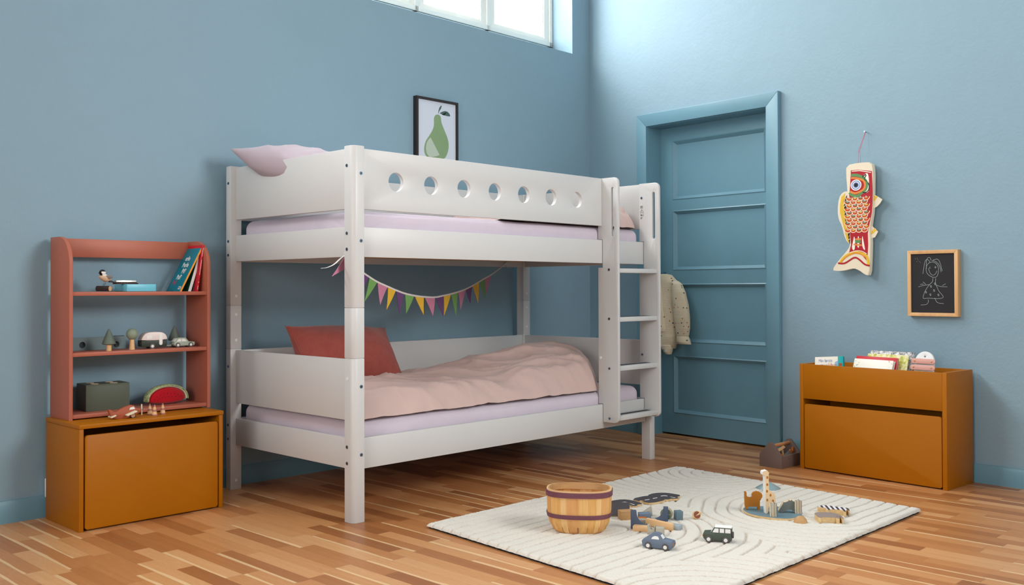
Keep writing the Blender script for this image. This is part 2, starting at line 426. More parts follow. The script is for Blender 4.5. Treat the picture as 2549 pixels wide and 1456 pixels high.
# windows
glass = NT('window_glass')
tb_ = glass.new('ShaderNodeBsdfTransparent'); gb = glass.new('ShaderNodeBsdfGlossy'); gb.inputs['Roughness'].default_value = .02
ms = glass.new('ShaderNodeMixShader'); fr = glass.new('ShaderNodeFresnel'); ms.inputs[0].default_value = .06; glass.link(tb_.outputs[0], ms.inputs[1]); glass.link(gb.outputs[0], ms.inputs[2])
glass.link(ms.outputs[0], glass.out.inputs[0]); M['glass'] = glass.m
def window(name, a, b, n, off, label):
    r = thing(name, label, 'window', KC, BANG, kind='structure')
    f = MB(); fw = .032; zb = wz0+.076; zt_ = wz1; dp = .07
    f.box(a, b, off, off+dp, zb, zb+fw, .003); f.box(a, b, off, off+dp, zt_-fw, zt_, .003)
    f.box(a, a+fw, off, off+dp, zb, zt_, .003); f.box(b-fw, b, off, off+dp, zb, zt_, .003)
    pitch = (b-a-fw)/n
    for i in range(1, n): f.box(a+i*pitch, a+i*pitch+fw, off, off+dp, zb, zt_, .003)
    f.build('window_frame', M['winw'], r)
    for i in range(n):
        s0 = a+fw+i*pitch; s1 = a+(i+1)*pitch
        sa = MB(); sw = .045; z0, z1 = zb+fw, zt_-fw
        sa.holed([(s0, z0), (s1, z0), (s1, z1), (s0, z1)], [[(s0+sw, z0+.018), (s1-sw, z0+.018), (s1-sw, z1-sw), (s0+sw, z1-sw)]], off+.012, off+.055, 'y')
        sa.holed([(s0+sw-.004, z0+.015), (s1-sw+.004, z0+.015), (s1-sw+.004, z1-sw+.004), (s0+sw-.004, z1-sw+.004)], [[(s0+sw+.01, z0+.028), (s1-sw-.01, z0+.028), (s1-sw-.01, z1-sw-.01), (s0+sw+.01, z1-sw-.01)]], off+.02, off+.045, 'y')
        so = sa.build('sash', M['winw'], r)
        MB().box(s0+sw, s1-sw, off+.03, off+.034, z0+.018, z1-sw).build('pane', M['glass'], so)
    return r
window('window_1', w1a, w1b, 4, .19, 'high white framed window above the bunk bed')
window('window_2', w2a, w2b, 4, .19, 'second high window further left')
# wall socket half hidden behind the low cabinet
sk = MB().box(-.045, .045, -.014, .0, 0, .08, .004); sk.box(-.03, .03, -.016, -.012, .015, .065, .002, 1)
tag(sk.build('wall_socket', [M['cap'], M['winw']], None, KC+Vector((-3.6, -.022, .085)), BANG), 'white wall socket at the skirting behind the left mustard cabinet', 'socket')

# ------------------------------------------------------------ bunk bed
L, DD, PW, HB = 2.10, 1.0305, .0588, 1.5525
bed = thing('bunk_bed', 'white wooden bunk bed with a ladder and round holes in the guard rail', 'bunk bed')
def screw(pos, nrm, parent, cap=False):
    n = Vector(nrm); p = Vector(pos); m = MB()
    if cap:
        m.cyl(.0072, p-n*.001, p+n*.0016, 20, bev=.001); m.build('screw_cap', M['cap'], parent)
    else:
        m.cyl(.0072, p-n*.001, p+n*.0022, 20, bev=.0012); m.cyl(.0034, p+n*.0018, p+n*.0026, 6, m=1); m.build('screw', [M['screw'], M['hole']], parent)
def post(x0, y0, cx, cy, top, name='post'):
    """square post with the outer corner (cx,cy = -1/+1) rounded; three stacked lengths"""
    R_ = .024; P = []
    X0, X1, Y0, Y1 = x0, x0+PW, y0, y0+PW
    cs = [(X0, Y0, -1, -1), (X1, Y0, 1, -1), (X1, Y1, 1, 1), (X0, Y1, -1, 1)]
    for a, b, sx, sy in cs:
        r = R_ if (sx, sy) == (cx, cy) else .002
        st = {(-1, -1): 180, (1, -1): 270, (1, 1): 0, (-1, 1): 90}[(sx, sy)]
        P += [(a-sx*r+r*math.cos(math.radians(st+90*i/6)), b-sy*r+r*math.sin(math.radians(st+90*i/6))) for i in range(7)]
    m = MB()
    zz = [0, .674, .882, top] if top > 1 else [0, top]
    for a, b in zip(zz, zz[1:]): m.prism(P, a+(.0008 if a else 0), b-.0008, 'z', bev=.0015)
    if top > 1:
        Q = [((a-(X0+X1)/2)*.9+(X0+X1)/2, (b-(Y0+Y1)/2)*.9+(Y0+Y1)/2) for a, b in P]
        m.prism(Q, .3, top-.3, 'z')
    return m.build(name, M['bed'], bed)
zs = (1.470, 1.190, 1.124, .310, .243)
p = post(0, 0, -1, -1, HB)
for z in zs: screw((0, .041, z), (-1, 0, 0), p)
screw((0, .038, .59), (-1, 0, 0), p, True)
for z in (1.438, 1.159, .558, .278): screw((.042, 0, z), (0, -1, 0), p)
p = post(0, DD-PW, -1, 1, HB)
for z in zs+(.59,): screw((0, .993, z), (-1, 0, 0), p)
for z in (.928, .839, .716, .044): screw((.03, DD-PW, z), (0, -1, 0), p, True)
p = post(L-PW, DD-PW, 1, 1, HB)
for z in (.928, .841, .718): screw((2.07, DD-PW, z), (0, -1, 0), p, True)
post(L-PW, 0, 1, -1, .346)
# long sides
FY0, FY1 = .028, .050; BY0, BY1 = DD-.050, DD-.028
hol = [circle(.25+.2*i, 1.419, .0405, 40) for i in range(7)]
g = MB().holed([(PW, 1.293), (1.655, 1.293), (1.655, 1.546), (PW, 1.546)], hol, FY0, FY1, 'y', bev=.0022); g.build('guard_rail', M['bed'], bed)
g = MB().box(PW, L-PW, BY0, BY1, 1.293, 1.546, .002); g.build('guard_rail', M['bed'], bed)
for y0, y1, e in ((FY0, FY1, 2.036), (BY0, BY1, L-PW)):
    for z0, z1 in ((1.093, 1.218), (.213, .341)):
        MB().box(PW, e, y0, y1, z0, z1, .002).build('side_rail', M['bed'], bed)
MB().box(PW, L-PW, BY0, BY1, .415, .667, .002).build('back_panel', M['bed'], bed)
# short ends
for x0 in (.028, L-.050):
    for z0, z1 in ((1.294, 1.546), (.414, .667)): MB().box(x0, x0+.022, PW, DD-PW, z0, z1, .002).build('end_panel', M['bed'], bed)
    for z0, z1 in ((1.094, 1.219), (.213, .340)): MB().box(x0, x0+.022, PW, DD-PW, z0, z1, .002).build('end_rail', M['bed'], bed)
# slats and battens under each mattress
for zb in (1.150, .268):
    for y0 in (FY1, BY0-.022): MB().box(PW, L-PW, y0, y0+.022, zb-.024, zb, .001).build('slat_batten', M['birch'], bed)
    for i in range(14):
        x = .12+i*.142; MB().box(x, x+.07, FY1+.002, BY0-.002, zb, zb+.012, .001).build('slat', M['birch'], bed)
# ladder
def upright(x0, x1):
    yb, yn, yf = .056, .026, -.079; z0, z1, r = .247, 1.547, .03
    P = [(yb, z0+.105), (yb, 1.070), (yn, 1.070), (yn, 1.220), (yb, 1.220)]
    P += [(yb, z1)]
    for i in range(9):
        a = math.radians(90+90*i/8); P.append((yf+r+r*math.cos(a), z1-r+r*math.sin(a)))
    for i in range(9):
        a = math.radians(180+90*i/8); P.append((yf+r+r*math.cos(a), z0+r+r*math.sin(a)))
    P += [(yn, z0), (yn, .343), (yb, .343)]
    P = P[1:]
    slot = [(-.043+.0085*math.cos(math.radians(a)), zc+.0085*math.sin(math.radians(a))) for zc, rng in ((1.486, range(0, 181, 20)), (1.243, range(180, 361, 20))) for a in rng]
    return MB().holed(P, [slot], x0, x1, 'x', bev=.004).build('ladder_upright', M['bed'], bed)
u1 = upright(1.6555, 1.674); u2 = upright(2.0225, 2.041)
for z in (1.058, .797, .534, .269): screw((1.6555, -.018, z), (-1, 0, 0), u1)
screw((1.6555, .040, .589), (-1, 0, 0), u1, True)
for z in (1.466, .587): screw((2.0225, .038, z), (-1, 0, 0), u2)
for zt_, zb in ((1.065, 1.041), (.806, .781), (.547, .521), (.284, .258)):
    rg = MB().box(1.674, 2.0225, -.066, .022, zb, zt_, .003).build('ladder_rung', M['bed'], bed)
    MB().box(1.70, 1.995, -.040, -.005, zt_-.0005, zt_+.0012).build('grip_strip', M['grip'], rg)
# small printed height warning on the right upright
wn_ = MB(); X = 2.0222
for i, (w_, z) in enumerate(((.018, 1.420), (.020, 1.416), (.018, 1.412), (.020, 1.408), (.014, 1.352), (.014, 1.348), (.018, 1.356))):
    wn_.box(X-.0004, X, .048-w_, .048-.002, z, z+.0018)
wn_.stroke([(.044, 1.365), (.044, 1.393), (.026, 1.393), (.026, 1.365)], .0012, X, 'x', closed=True)
wn_.flat(circle(.0355, 1.398, .0028, 12), X, 'x')
wn_.stroke([(.0415, 1.383), (.037, 1.387), (.034, 1.383), (.029, 1.386)], .0008, X, 'x')
wn_.box(X-.0004, X, .036, .041, 1.366, 1.374); wn_.box(X-.0004, X, .031, .0325, 1.366, 1.372)
wo = wn_.build('warning_print', M['grip'], u2); wo['label'] = 'small grey printed safety marking'

# ------------------------------------------------------------ mattresses
def nz(p, s, k=0): return noise.noise(Vector((p.x*s+k, p.y*s+k*1.7, p.z*s)))
def mattress(z0, z1, label, seed):
    def disp(p, n):
        a = .0025*nz(p, 5, seed)
        # drag folds pulled from the near left corner
        u = (p.x-.05)*1.0; v = (p.y-.05)
        d = math.hypot(u, v); th = math.atan2(p.z-z0, max(d, .02))
        fold = max(0, noise.noise(Vector((th*7+seed, d*1.3, seed))))**1.4
        fal = math.exp(-((d-.12)/.28)**2)
        side = 1 if abs(n.z) < .6 else .2
        w = noise.noise(Vector((p.x*3+p.z*14+seed, p.y*3+p.z*10, 2.0)))
        return n*(a+side*(.010*fold*fal+.0022*w))
    m = MB().rbox(((.065+2.030)/2, (.060+.972)/2, (z0+z1)/2), (1.965, .912, z1-z0), .045, (160, 70, 20), disp)
    o = m.build('mattress', M['mauve']); tag(o, label, 'mattress', 'mattresses of the bunk bed'); return o
mattress(1.163, 1.291, 'mauve sheeted mattress on the upper bunk', 1.3)
mattress(.281, .411, 'mauve sheeted mattress on the lower bunk under the big pink duvet', 5.1)

# ------------------------------------------------------------ duvets
def ridge(x, y, k):
    wx = x+.12*noise.noise(Vector((x*2, y*2, k))); wy = y+.12*noise.noise(Vector((x*2+9, y*2, k)))
    a = (1-abs(noise.noise(Vector((wx*3.2+wy*5.2, wx*-1.1+wy*2.2, k)))))**5
    b = (1-abs(noise.noise(Vector((wx*5+wy*8-3, wx*2-wy*2, k+4)))))**5
    c = (1-abs(noise.noise(Vector((wx*12+wy*5, wx*3-wy*9, k+8)))))**4
    return a*.75+b*.4+c*.16
def duvet(x0, x1, y0, y1, zb, top, er, label, k, amp, name='duvet', cr=.3):
    nx, ny = int((x1-x0)/.0075), int((y1-y0)/.0075)
    def P(u, v, s=1):
        y = y0+(y1-y0)*v
        xe = x1-cr*(1-min(1, (y-y0)/(cr*1.25)))**2       # the right hand front corner is drawn in
        x = x0+(xe-x0)*u
        dx = min(x-x0, xe-x)/er; dy = min(y-y0, y1-y)/er
        d = min(1, dx, dy)
        ph = math.radians(-52+142*d); T_ = top(x, y)-zb
        prof = .44+.56*math.sin(ph)
        w1 = noise.noise(Vector((x*3.1, y*3.1, k))); w2 = noise.noise(Vector((x*11, y*11, k)))
        r = (ridge(x, y, k)-.33)*amp
        z = zb+T_*prof+r*(.25+.75*d)+.006*w2*(1-d)
        ox = oy = 0
        bulge = (math.cos(ph)-.1)*.022*(1-d)+(.014*w1+.007*w2)*(1-d)
        if dy <= dx: oy = -bulge if y-y0 < y1-y else bulge
        else: ox = -bulge if x-x0 < xe-x else bulge
        if s < 0: z = zb; ox = oy = 0
        return Vector((x+ox, y+oy, max(zb+.0015*(1+w2), z)))
    m = MB().grid(P, nx, ny)
    o = m.build(name, M['pink'], ang=180); return tag(o, label, 'duvet', 'duvets on the bunk bed')
def interp(pts, x):
    if x <= pts[0][0]: return pts[0][1]
    for (a, b), (c, d) in zip(pts, pts[1:]):
        if x <= c: t = (x-a)/(c-a); t = t*t*(3-2*t); return b+(d-b)*t
    return pts[-1][1]
def low_top(x, y):
    front = interp([(.05, .498), (.4, .494), (.95, .500), (1.25, .528), (1.6, .560), (1.9, .50)], x)
    mid = interp([(.05, .515), (.7, .522), (1.0, .545), (1.3, .595), (1.55, .632), (1.8, .628), (1.95, .56)], x)
    back = interp([(.05, .490), (1.1, .485), (1.35, .507), (1.6, .551), (1.9, .59)], x)
    if y < .5: return interp([(.06, front), (.5, mid)], y)
    return interp([(.5, mid), (.9, back)], y)
duvet(.080, 1.935, .062, .955, .412, low_top, .085, 'dusty pink duvet spread rumpled over the lower bunk', 3.0, .036)
def up_top(x, y): return 1.293+interp([(.9, .02), (1.35, .035), (1.6, .05), (1.8, .115), (2.03, .125)], x)*(1 if y > .12 else .8)
duvet(.95, 2.028, .060, .93, 1.2925, up_top, .07, 'dusty pink duvet bunched at the ladder end of the upper bunk', 11.0, .03, cr=.05)

# ------------------------------------------------------------ pillows and cushion
def soft(c00, c10, c11, c01, thick, nrm, name, mat, k, nu=60, nv=50, edge=.55, wr=.01, sag=None, pull=.11):
    """pillow spanned by four corners; inflated on both sides of its plane"""
    A, B, C, D_ = [Vector(c) for c in (c00, c10, c11, c01)]; N = Vector(nrm).normalized()
    def P(u, v, s):
        p = A*(1-u)*(1-v)+B*u*(1-v)+C*u*v+D_*(1-u)*v
        w = (max(0, 1-(2*u-1)**2)**edge)*(max(0, 1-(2*v-1)**2)**edge)
        inx = pull*(1-(2*v-1)**2); iny = pull*(1-(2*u-1)**2)   # edges pulled in
        cen = (A+B+C+D_)/4
        p += (cen-p)*(inx*abs(2*u-1)**3+iny*abs(2*v-1)**3)*.8
        q = p+N*(s*thick*w)
        f = (1-abs(noise.noise(Vector((u*4+k, v*5+s*3, k)))))**3
        q += N*s*wr*f*min(1, w*3)
        if sag: q += sag(u, v)
        return q
    m = MB(); m.grid(lambda u, v: P(u, v, 1), nu, nv); m.grid(lambda u, v: P(1-u, v, -1), nu, nv)
    bmesh.ops.remove_doubles(m.b, verts=m.b.verts, dist=1e-5)
    bmesh.ops.recalc_face_normals(m.b, faces=m.b.faces)
    return m.build(name, mat, ang=180)
up = soft((-.050, .893, 1.622), (.055, .36, 1.500), (.46, .38, 1.46), (.40, .86, 1.50), .100, (.05, -.05, 1), 'pillow', M['pillow'], 2.2, wr=.010, edge=.5,
          sag=lambda u, v: Vector((-.012*math.sin(math.pi*u)*(1-v), 0, -.030*max(0, 1-v*2.2)*math.sin(math.pi*u)**.8)))
tag(up, 'mauve pillow hanging over the head panel of the upper bunk', 'pillow')
k = NT('red_corduroy'); v = k.coord('UV'); 
ob = k.coord(); mp = k.mapping(ob, (1, 1, 1)); sp = k.new('ShaderNodeSeparateXYZ'); k.link(mp, sp.inputs[0])
rib = k.math('SINE', k.math('MULTIPLY', sp.outputs[0], 1150.0)); n1 = k.noise(ob, 35, 4, .6)
c0 = k.mix(n1, lin((138, 62, 55)), lin((168, 84, 72)))
k.link(k.mix(k.math('MULTIPLY_ADD', rib, .16, .16), c0, lin((104, 42, 40))), k.p.inputs['Base Color'])
k.p.inputs['Roughness'].default_value = .95; k.p.inputs['Sheen Weight'].default_value = .35; k.p.inputs['Specular IOR Level'].default_value = .1
k.bump(rib, .35, .001); M['cord'] = k.m
cu = soft((.150, .60, .470), (.725, .53, .490), (.770, .76, .760), (.190, .80, .785), .120, (0, -1, .85), 'cushion', M['cord'], 7.7, edge=.62, wr=.004)
tag(cu, 'red corduroy cushion leaning in the corner of the lower bunk', 'cushion')

# ------------------------------------------------------------ bunting under the upper bunk
TOPS = [(0.235,0.196,1.012),(0.305,0.229,0.99),(0.4,0.274,0.97),(0.477,0.31,0.953),(0.563,0.351,0.937),(0.663,0.398,0.926),(0.766,0.446,0.919),(0.892,0.506,0.915),(0.991,0.552,0.924),(1.084,0.596,0.932),(1.173,0.638,0.942),(1.271,0.684,0.956),(1.366,0.729,0.976),(1.46,0.773,0.998),(1.544,0.812,1.019),(1.64,0.857,1.04)]
TIPS = [(0.203,0.181,0.904),(0.318,0.236,0.888),(0.401,0.275,0.865),(0.499,0.321,0.844),(0.59,0.364,0.841),(0.747,0.437,0.83),(0.879,0.5,0.82),(0.973,0.544,0.816),(1.01,0.561,0.82),(1.13,0.618,0.815),(1.217,0.658,0.845),(1.322,0.708,0.876),(1.462,0.774,0.876),(1.546,0.813,0.897),(1.585,0.832,0.927)]
flag = {'g': fabric('green_felt', (110, 160, 84)), 'p': fabric('pink_felt', (196, 124, 152)), 'y': fabric('yellow_felt', (226, 178, 44)), 'v': fabric('purple_felt', (98, 58, 112)), 's': fabric('white_ribbon', (215, 210, 205))}
bu = thing('bunting', 'bunting of pink, green, yellow and purple pennants strung under the upper bunk', 'bunting', (0, 0, 0))
st = [(.02, .085, 1.110), (.045, .107, 1.088), (.10, .133, 1.062), (.165, .163, 1.036)]+[Vector(t) for t in TOPS]+[(1.74, .905, 1.068), (1.856, .958, 1.108), (1.90, .972, 1.125)]
MB().tube(smooth([tuple(a) for a in st], 1, False), .0022, 6, flat=2.2).build('ribbon', flag['s'], bu)
tail = MB().tube(smooth([(.02, .085, 1.10), (-.01, .075, 1.085), (-.05, .06, 1.06), (-.10, .04, 1.046), (-.14, .02, 1.043)], 2, False), [(.0045, .0007)]*18, 6)
tail.build('ribbon_tail', flag['s'], bu)
MB().tube([(1.86, .958, 1.105), (1.885, .955, 1.085), (1.91, .953, 1.083)], [(.004, .0007)]*3, 6).build('ribbon_tail', flag['s'], bu)
def pennant(a, b, c, col, lift):
    a, b, c = Vector(a), Vector(b), Vector(c); n = (b-a).cross(c-a).normalized()*.0008
    ins = (b-a)*.03; a, b = a+ins, b-ins
    m = MB(); t = bmesh.new(); N_ = 8; up_, dn = [], []
    for s in (1, -1):
        rows = []
        for i in range(N_+1):
            f = i/N_; curl = n.normalized()*(.010*lift*f*f)
            if i == N_: rows.append([t.verts.new(c+curl+n*s)])
            else: rows.append([t.verts.new(a*(1-f)+c*f+curl+n*s), t.verts.new(b*(1-f)+c*f+curl+n*s)])
        for r0, r1 in zip(rows, rows[1:]):
            t.faces.new((r0[0], r0[1], r1[1], r1[0]) if len(r1) == 2 else (r0[0], r0[1], r1[0]))
        (up_ if s == 1 else dn).extend(rows)
    for r0, r1, q0, q1 in zip(up_, up_[1:], dn, dn[1:]):
        t.faces.new((r0[0], r1[0], q1[0], q0[0])); t.faces.new((r0[-1], r1[-1], q1[-1], q0[-1]))
    t.faces.new((up_[0][0], up_[0][1], dn[0][1], dn[0][0]))
    bmesh.ops.recalc_face_normals(t, faces=t.faces)
    m._add(t); m.build('pennant', flag[col], bu)
cols = 'gpyvgypvygpvygp'
for i in range(15): pennant(TOPS[i], TOPS[i+1], TIPS[i], cols[i], (-1)**i*.7)
pennant((.030, .10, 1.094), (.095, .131, 1.064), (-.058, .058, 1.012), 'p', .3)
pennant((.150, .157, 1.044), (.232, .195, 1.013), (.150, .155, .930), 'v', .3)

# ------------------------------------------------------------ left: mustard cabinet and terracotta shelf
cab = thing('storage_bench', 'mustard storage cabinet under the terracotta shelf', 'cabinet', (-.517, .85, 0))
X0, X1, Y0, Y1 = -.312, .312, -.176, .170
t = .018
MB().box(X0, X0+t, Y0+.002, Y1, 0, .4065, .0015).build('side_panel', M['must'], cab)
MB().box(X1-t, X1, Y0+.002, Y1, 0, .4065, .0015).build('side_panel', M['must'], cab)
MB().box(X0-.002, X1+.002, Y0-.002, Y1, .407, .425, .003).build('cabinet_top', M['must'], cab)
MB().box(X0+t, X1-t, Y1-.012, Y1, .02, .4065).build('back_board', M['must'], cab)
MB().box(X0+t, X1-t, Y0+.03, Y1-.012, .012, .024).build('bottom_board', M['must'], cab)
dr = MB()
dr.prism(rrect(X0+t+.006, X1-t-.006, .006, .380, .012), Y0+.002, Y0+.020, 'y', bev=.0015)
db = dr.build('drawer_front', M['must'], cab)
MB().box(X0+t+.012, X1-t-.012, Y0+.021, Y1-.03, .030, .26).build('drawer_box', M['dark'], db)

sh = thing('wall_shelf', 'terracotta shelf unit with rounded corners standing on the mustard cabinet', 'shelf', (-.496, .93, .425))
sx0, sx1, sy0, sy1, hz, tt = -.314, .314, -.102, .098, .757, .016
P = [(sy1, 0), (sy0, 0), (sy0, hz-.115)]
for i in range(1, 14):
    a = math.radians(180-90*i/13); P.append((sy0+.115+.115*math.cos(a), hz-.115+.115*math.sin(a)))
P += [(sy1, hz)]
for x in (sx0, sx1-tt): MB().prism(P, x, x+tt, 'x', bev=.0015).build('side_board', M['terra'], sh)
for z0 in (.005, .259, .510):
    MB().box(sx0+tt, sx1-tt, sy0+.004, sy1-.002, z0, z0+.0165, .002).build('shelf_board', M['terra'], sh)
MB().box(sx0+tt, sx1-tt, sy1-.030, sy1-.014, .675, .754, .0015).build('back_rail', M['terra'], sh)

# ------------------------------------------------------------ right: mustard book bin on a cabinet
rc = thing('book_cabinet', 'mustard cabinet with an open book bin on top beside the door', 'cabinet', Rm(2.223, -.16, 0), RANG)
x0, x1, y0, y1, hh = -.392, .392, -.142, .142, .555
for a in (x0, x1-.022): MB().box(a, a+.022, y0, y1, 0, hh, .0018).build('side_panel', M['must'], rc)
MB().box(x0+.022, x1-.022, y0+.0005, y0+.016, .372, hh-.001, .0015).build('bin_front', M['must'], rc)
MB().box(x0+.022, x1-.022, y1-.016, y1, .02, hh-.001, .0015).build('back_board', M['must'], rc)
MB().box(x0+.022, x1-.022, y0+.016, y1-.016, .372, .386).build('bin_bottom', M['must'], rc)
MB().box(x0+.022, x1-.022, y0+.02, y1-.016, .012, .024).build('bottom_board', M['must'], rc)
d2 = MB().prism(rrect(x0+.022+.004, x1-.022-.004, .006, .344, .012), y0+.002, y0+.019, 'y', bev=.0015).build('drawer_front', M['must'], rc)
MB().box(x0+.03, x1-.03, y0+.020, y1-.03, .030, .24).build('drawer_box', M['dark'], d2)

# ------------------------------------------------------------ rug
RC = [Vector((.169, -.262)), Vector((1.904, -.273)), Vector((1.790, -1.594)), Vector((.055, -1.583))]
ARC = [(1.42, -1.27, 1), (1.86, -.52, 1), (.62, -.86, -1), (.10, -1.62, -1), (2.6, -.9, 1)]
def groove_d(x, y):
    wx = x+.012*noise.noise(Vector((x*5, y*5, 1))); wy = y+.012*noise.noise(Vector((x*5, y*5, 7)))
    best = 9
    for cx, cy, sg in ARC:
        if (wx-cx)*sg > 0: d = abs(wy-cy)
        else: d = math.hypot(wx-cx, wy-cy)
        best = min(best, d)
    q = best/.056; f = abs(q-math.floor(q)-.5)
    return (.5-f)*.056     # distance to the nearest groove line
def rug():
    NU, NV = 560, 430; G = []
    def edge(u, v):
        return (1-u)*(1-v)*RC[0]+u*(1-v)*RC[1]+u*v*RC[2]+(1-u)*v*RC[3]
    t = bmesh.new(); lay = t.verts.layers.float.new('groove'); V = []
    for i in range(NU+1):
        row = []
        for j in range(NV+1):
            u, v = i/NU, j/NV; p = edge(u, v); x, y = p
            d = groove_d(x, y); g = math.exp(-(d/.0040)**2)
            db = min(u*1.735, (1-u)*1.735, v*1.325, (1-v)*1.325)
            e = math.sqrt(max(0, 1-(1-min(1, (db+.001)/.016))**2))
            n1 = noise.noise(Vector((x*120, y*120, 0))); n2 = noise.noise(Vector((x*260, y*260, 5))); n0 = noise.noise(Vector((x*9, y*9, 2)))
            h = .0195+.0014*n0+.0019*n1+.0019*n2-.0075*g
            k = 1-e
            out = Vector((x, y))-(RC[0]+RC[2])/2; out = out.normalized()
            p2 = Vector((x, y))+out*(k*(.006*noise.noise(Vector((x*45, y*45, 9)))+.004*n1-.006*g))
            vt = t.verts.new((p2.x, p2.y, max(.0012, h*e+.0012))); vt[lay] = g*(.75+.6*n1); row.append(vt)
        V.append(row)
    for i in range(NU):
        for j in range(NV): t.faces.new((V[i][j], V[i][j+1], V[i+1][j+1], V[i+1][j]))
    for f in t.faces: f.smooth = True
    me = bpy.data.meshes.new('rug'); t.normal_update(); t.to_mesh(me); t.free()
    k = NT('cream_tufted_wool'); at = k.new('ShaderNodeAttribute'); at.attribute_name = 'groove'
    ob = k.coord(); n = k.noise(ob, 220, 4, .7); n2 = k.noise(ob, 5, 3)
    base = k.mix(n, lin((222, 214, 200)), lin((247, 242, 231))); base = k.mix(k.math('MULTIPLY', n2, .35), base, lin((226, 216, 200)))
    ln = k.math('MULTIPLY', at.outputs['Fac'], k.math('MULTIPLY_ADD', k.noise(ob, 30, 3), 1.1, .05))
    k.link(k.mix(ln, base, lin((176, 146, 116))), k.p.inputs['Base Color'])
    k.p.inputs['Roughness'].default_value = 1; k.p.inputs['Specular IOR Level'].default_value = .05; k.p.inputs['Sheen Weight'].default_value = .3
    k.bump(k.noise(ob, 380, 3, .8), .9, .003)
    me.materials.append(k.m)
    o = bpy.data.objects.new('rug', me); COL.objects.link(o)
    return o
rg_ = rug(); tag(rg_, 'cream tufted rug with carved arching lines on the parquet', 'rug')
bk = MB().prism([tuple(((RC[0]+RC[2])/2)*(.008)+p*.992) for p in RC], .0, .0012, 'z').build('rug_backing', M['grip'], rg_)
RZ = .0195

# ------------------------------------------------------------ toy paints
C_ = {}
def c(name, rgb, rough=.55, **k):
    if name not in C_: C_[name] = paint('toy_'+name, rgb, rough, .35, **k)
    return C_[name]
c('navy', (76, 88, 108)); c('steel', (98, 118, 128)); c('bluegrey', (110, 126, 142)); c('pale', (158, 168, 172)); c('stone', (176, 170, 154)); c('sage', (118, 136, 118))
c('dgreen', (52, 62, 50)); c('forest', (72, 84, 72)); c('mint', (166, 176, 156)); c('white', (232, 230, 226)); c('tyre', (92, 86, 86)); c('rust', (166, 84, 56)); c('pinkc', (170, 112, 100))
c('ochre', (180, 112, 30)); c('asphalt', (74, 70, 74)); c('black', (26, 24, 26), .4); c('red', (176, 12, 26)); c('char', (52, 52, 60)); c('cream', (232, 212, 178)); c('orange', (196, 104, 34)); c('brown', (128, 66, 44)); c('taupe', (146, 132, 124)); c('boxgreen', (84, 90, 76)); c('slate', (124, 142, 150)); c('darkhole', (16, 14, 16), .9)
WD = wood('beech', (214, 168, 116), (234, 192, 142), 'x', .55, 40); WDZ = wood('beech_upright', (208, 160, 108), (230, 186, 134), 'z', .55, 40)
WT = wood('tan_beech', (178, 136, 88), (204, 160, 108), 'x', .6, 40); PLY = wood('plywood_edge', (200, 164, 110), (226, 196, 146), 'x', .7, 60)
M['plyz'] = PLY

def wheel(parent, x, y, z, r, w, side, nm='wheel'):
    m = MB().cyl(r, (x, y-w/2*side, z), (x, y+w/2*side, z), 28, 0, bev=.0008)
    m.cyl(r*.54, (x, y+w/2*side*.9, z), (x, y+(w/2+.0012)*side, z), 24, 1)
    return m.build(nm, [c('tyre', 0), c('white', 0)], parent)

# ------------------------------------------------------------ slatted wooden basket
bq = thing('basket', 'oval slatted wood basket with two plum bands on the rug', 'basket', (.508, -.776, RZ-.004), math.radians(-53.6))
A0, B0 = .1255, .095      # half axes at the rim
def bsec(z):             # width factor over the height
    q = z/.166
    return interp([(0, .70), (.12, .84), (.28, .94), (.5, .985), (1, 1.0)], q)
def superell(a, b, th, n=2.6):
    ct, st_ = math.cos(th), math.sin(th)
    return (a*abs(ct)**(2/n)*(1 if ct >= 0 else -1), b*abs(st_)**(2/n)*(1 if st_ >= 0 else -1))
NSL = 26; sm = []
for i in range(4): sm.append(wood('cedar_slat', [(214, 158, 88), (204, 144, 84), (222, 172, 104), (206, 150, 80)][i], [(232, 186, 118), (224, 166, 104), (240, 200, 140), (232, 180, 108)][i], 'z', .6, 60))
for i in range(NSL):
    m = MB(); t0 = 2*math.pi*i/NSL; wd = 2*math.pi/NSL*.56; rr_ = .0012*(i % 2)
    def f(u, v, s=0, t0=t0, wd=wd, rr_=rr_):
        z = .004+.159*v; k = bsec(z); th = t0+(u-.5)*2*wd*(.93 if z > .03 else .8)
        x, y = superell((A0+rr_-s)*k, (B0+rr_-s)*k, th); return Vector((x, y, z))
    m.grid(lambda u, v: f(1-u, v), 5, 14); m.grid(lambda u, v: f(u, v, .0022), 5, 14)
    def f2(v, e, s, f=f): return f(e, v, s)
    for e in (0, 1): m.grid(lambda u, v, e=e: f(e, v, .0022*(u if e else 1-u)), 1, 14)
    m.build('slat', sm[(i*7) % 4], bq)
def band(z0, z1, off, th, nm, mat, k0=None):
    m = MB(); N_ = 64
    def g(u, v): 
        th_ = 2*math.pi*u; z = z0+(z1-z0)*(v if v <= 1 else 1)
        k = bsec(z); return superell((A0+off)*k, (B0+off)*k, th_)+(z,)
    def gi(u, v):
        th_ = 2*math.pi*u; z = z0+(z1-z0)*v; k = bsec(z); return superell((A0+off-th)*k, (B0+off-th)*k, th_)+(z,)
    m.grid(lambda u, v: g(u, v), N_, 2); m.grid(lambda u, v: gi(1-u, v), N_, 2)
    m.grid(lambda u, v: Vector(g(u, 1)).lerp(Vector(gi(u, 1)), v), N_, 1); m.grid(lambda u, v: Vector(gi(u, 0)).lerp(Vector(g(u, 0)), v), N_, 1)
    bmesh.ops.recalc_face_normals(m.b, faces=m.b.faces)
    return m.build(nm, mat, bq)
plum = wood('plum_stained_band', (98, 52, 66), (122, 70, 84), 'x', .6, 40)
bt = band(.145, .165, .0046, .003, 'band', plum); bl = band(.064, .080, .0044, .003, 'band', plum)
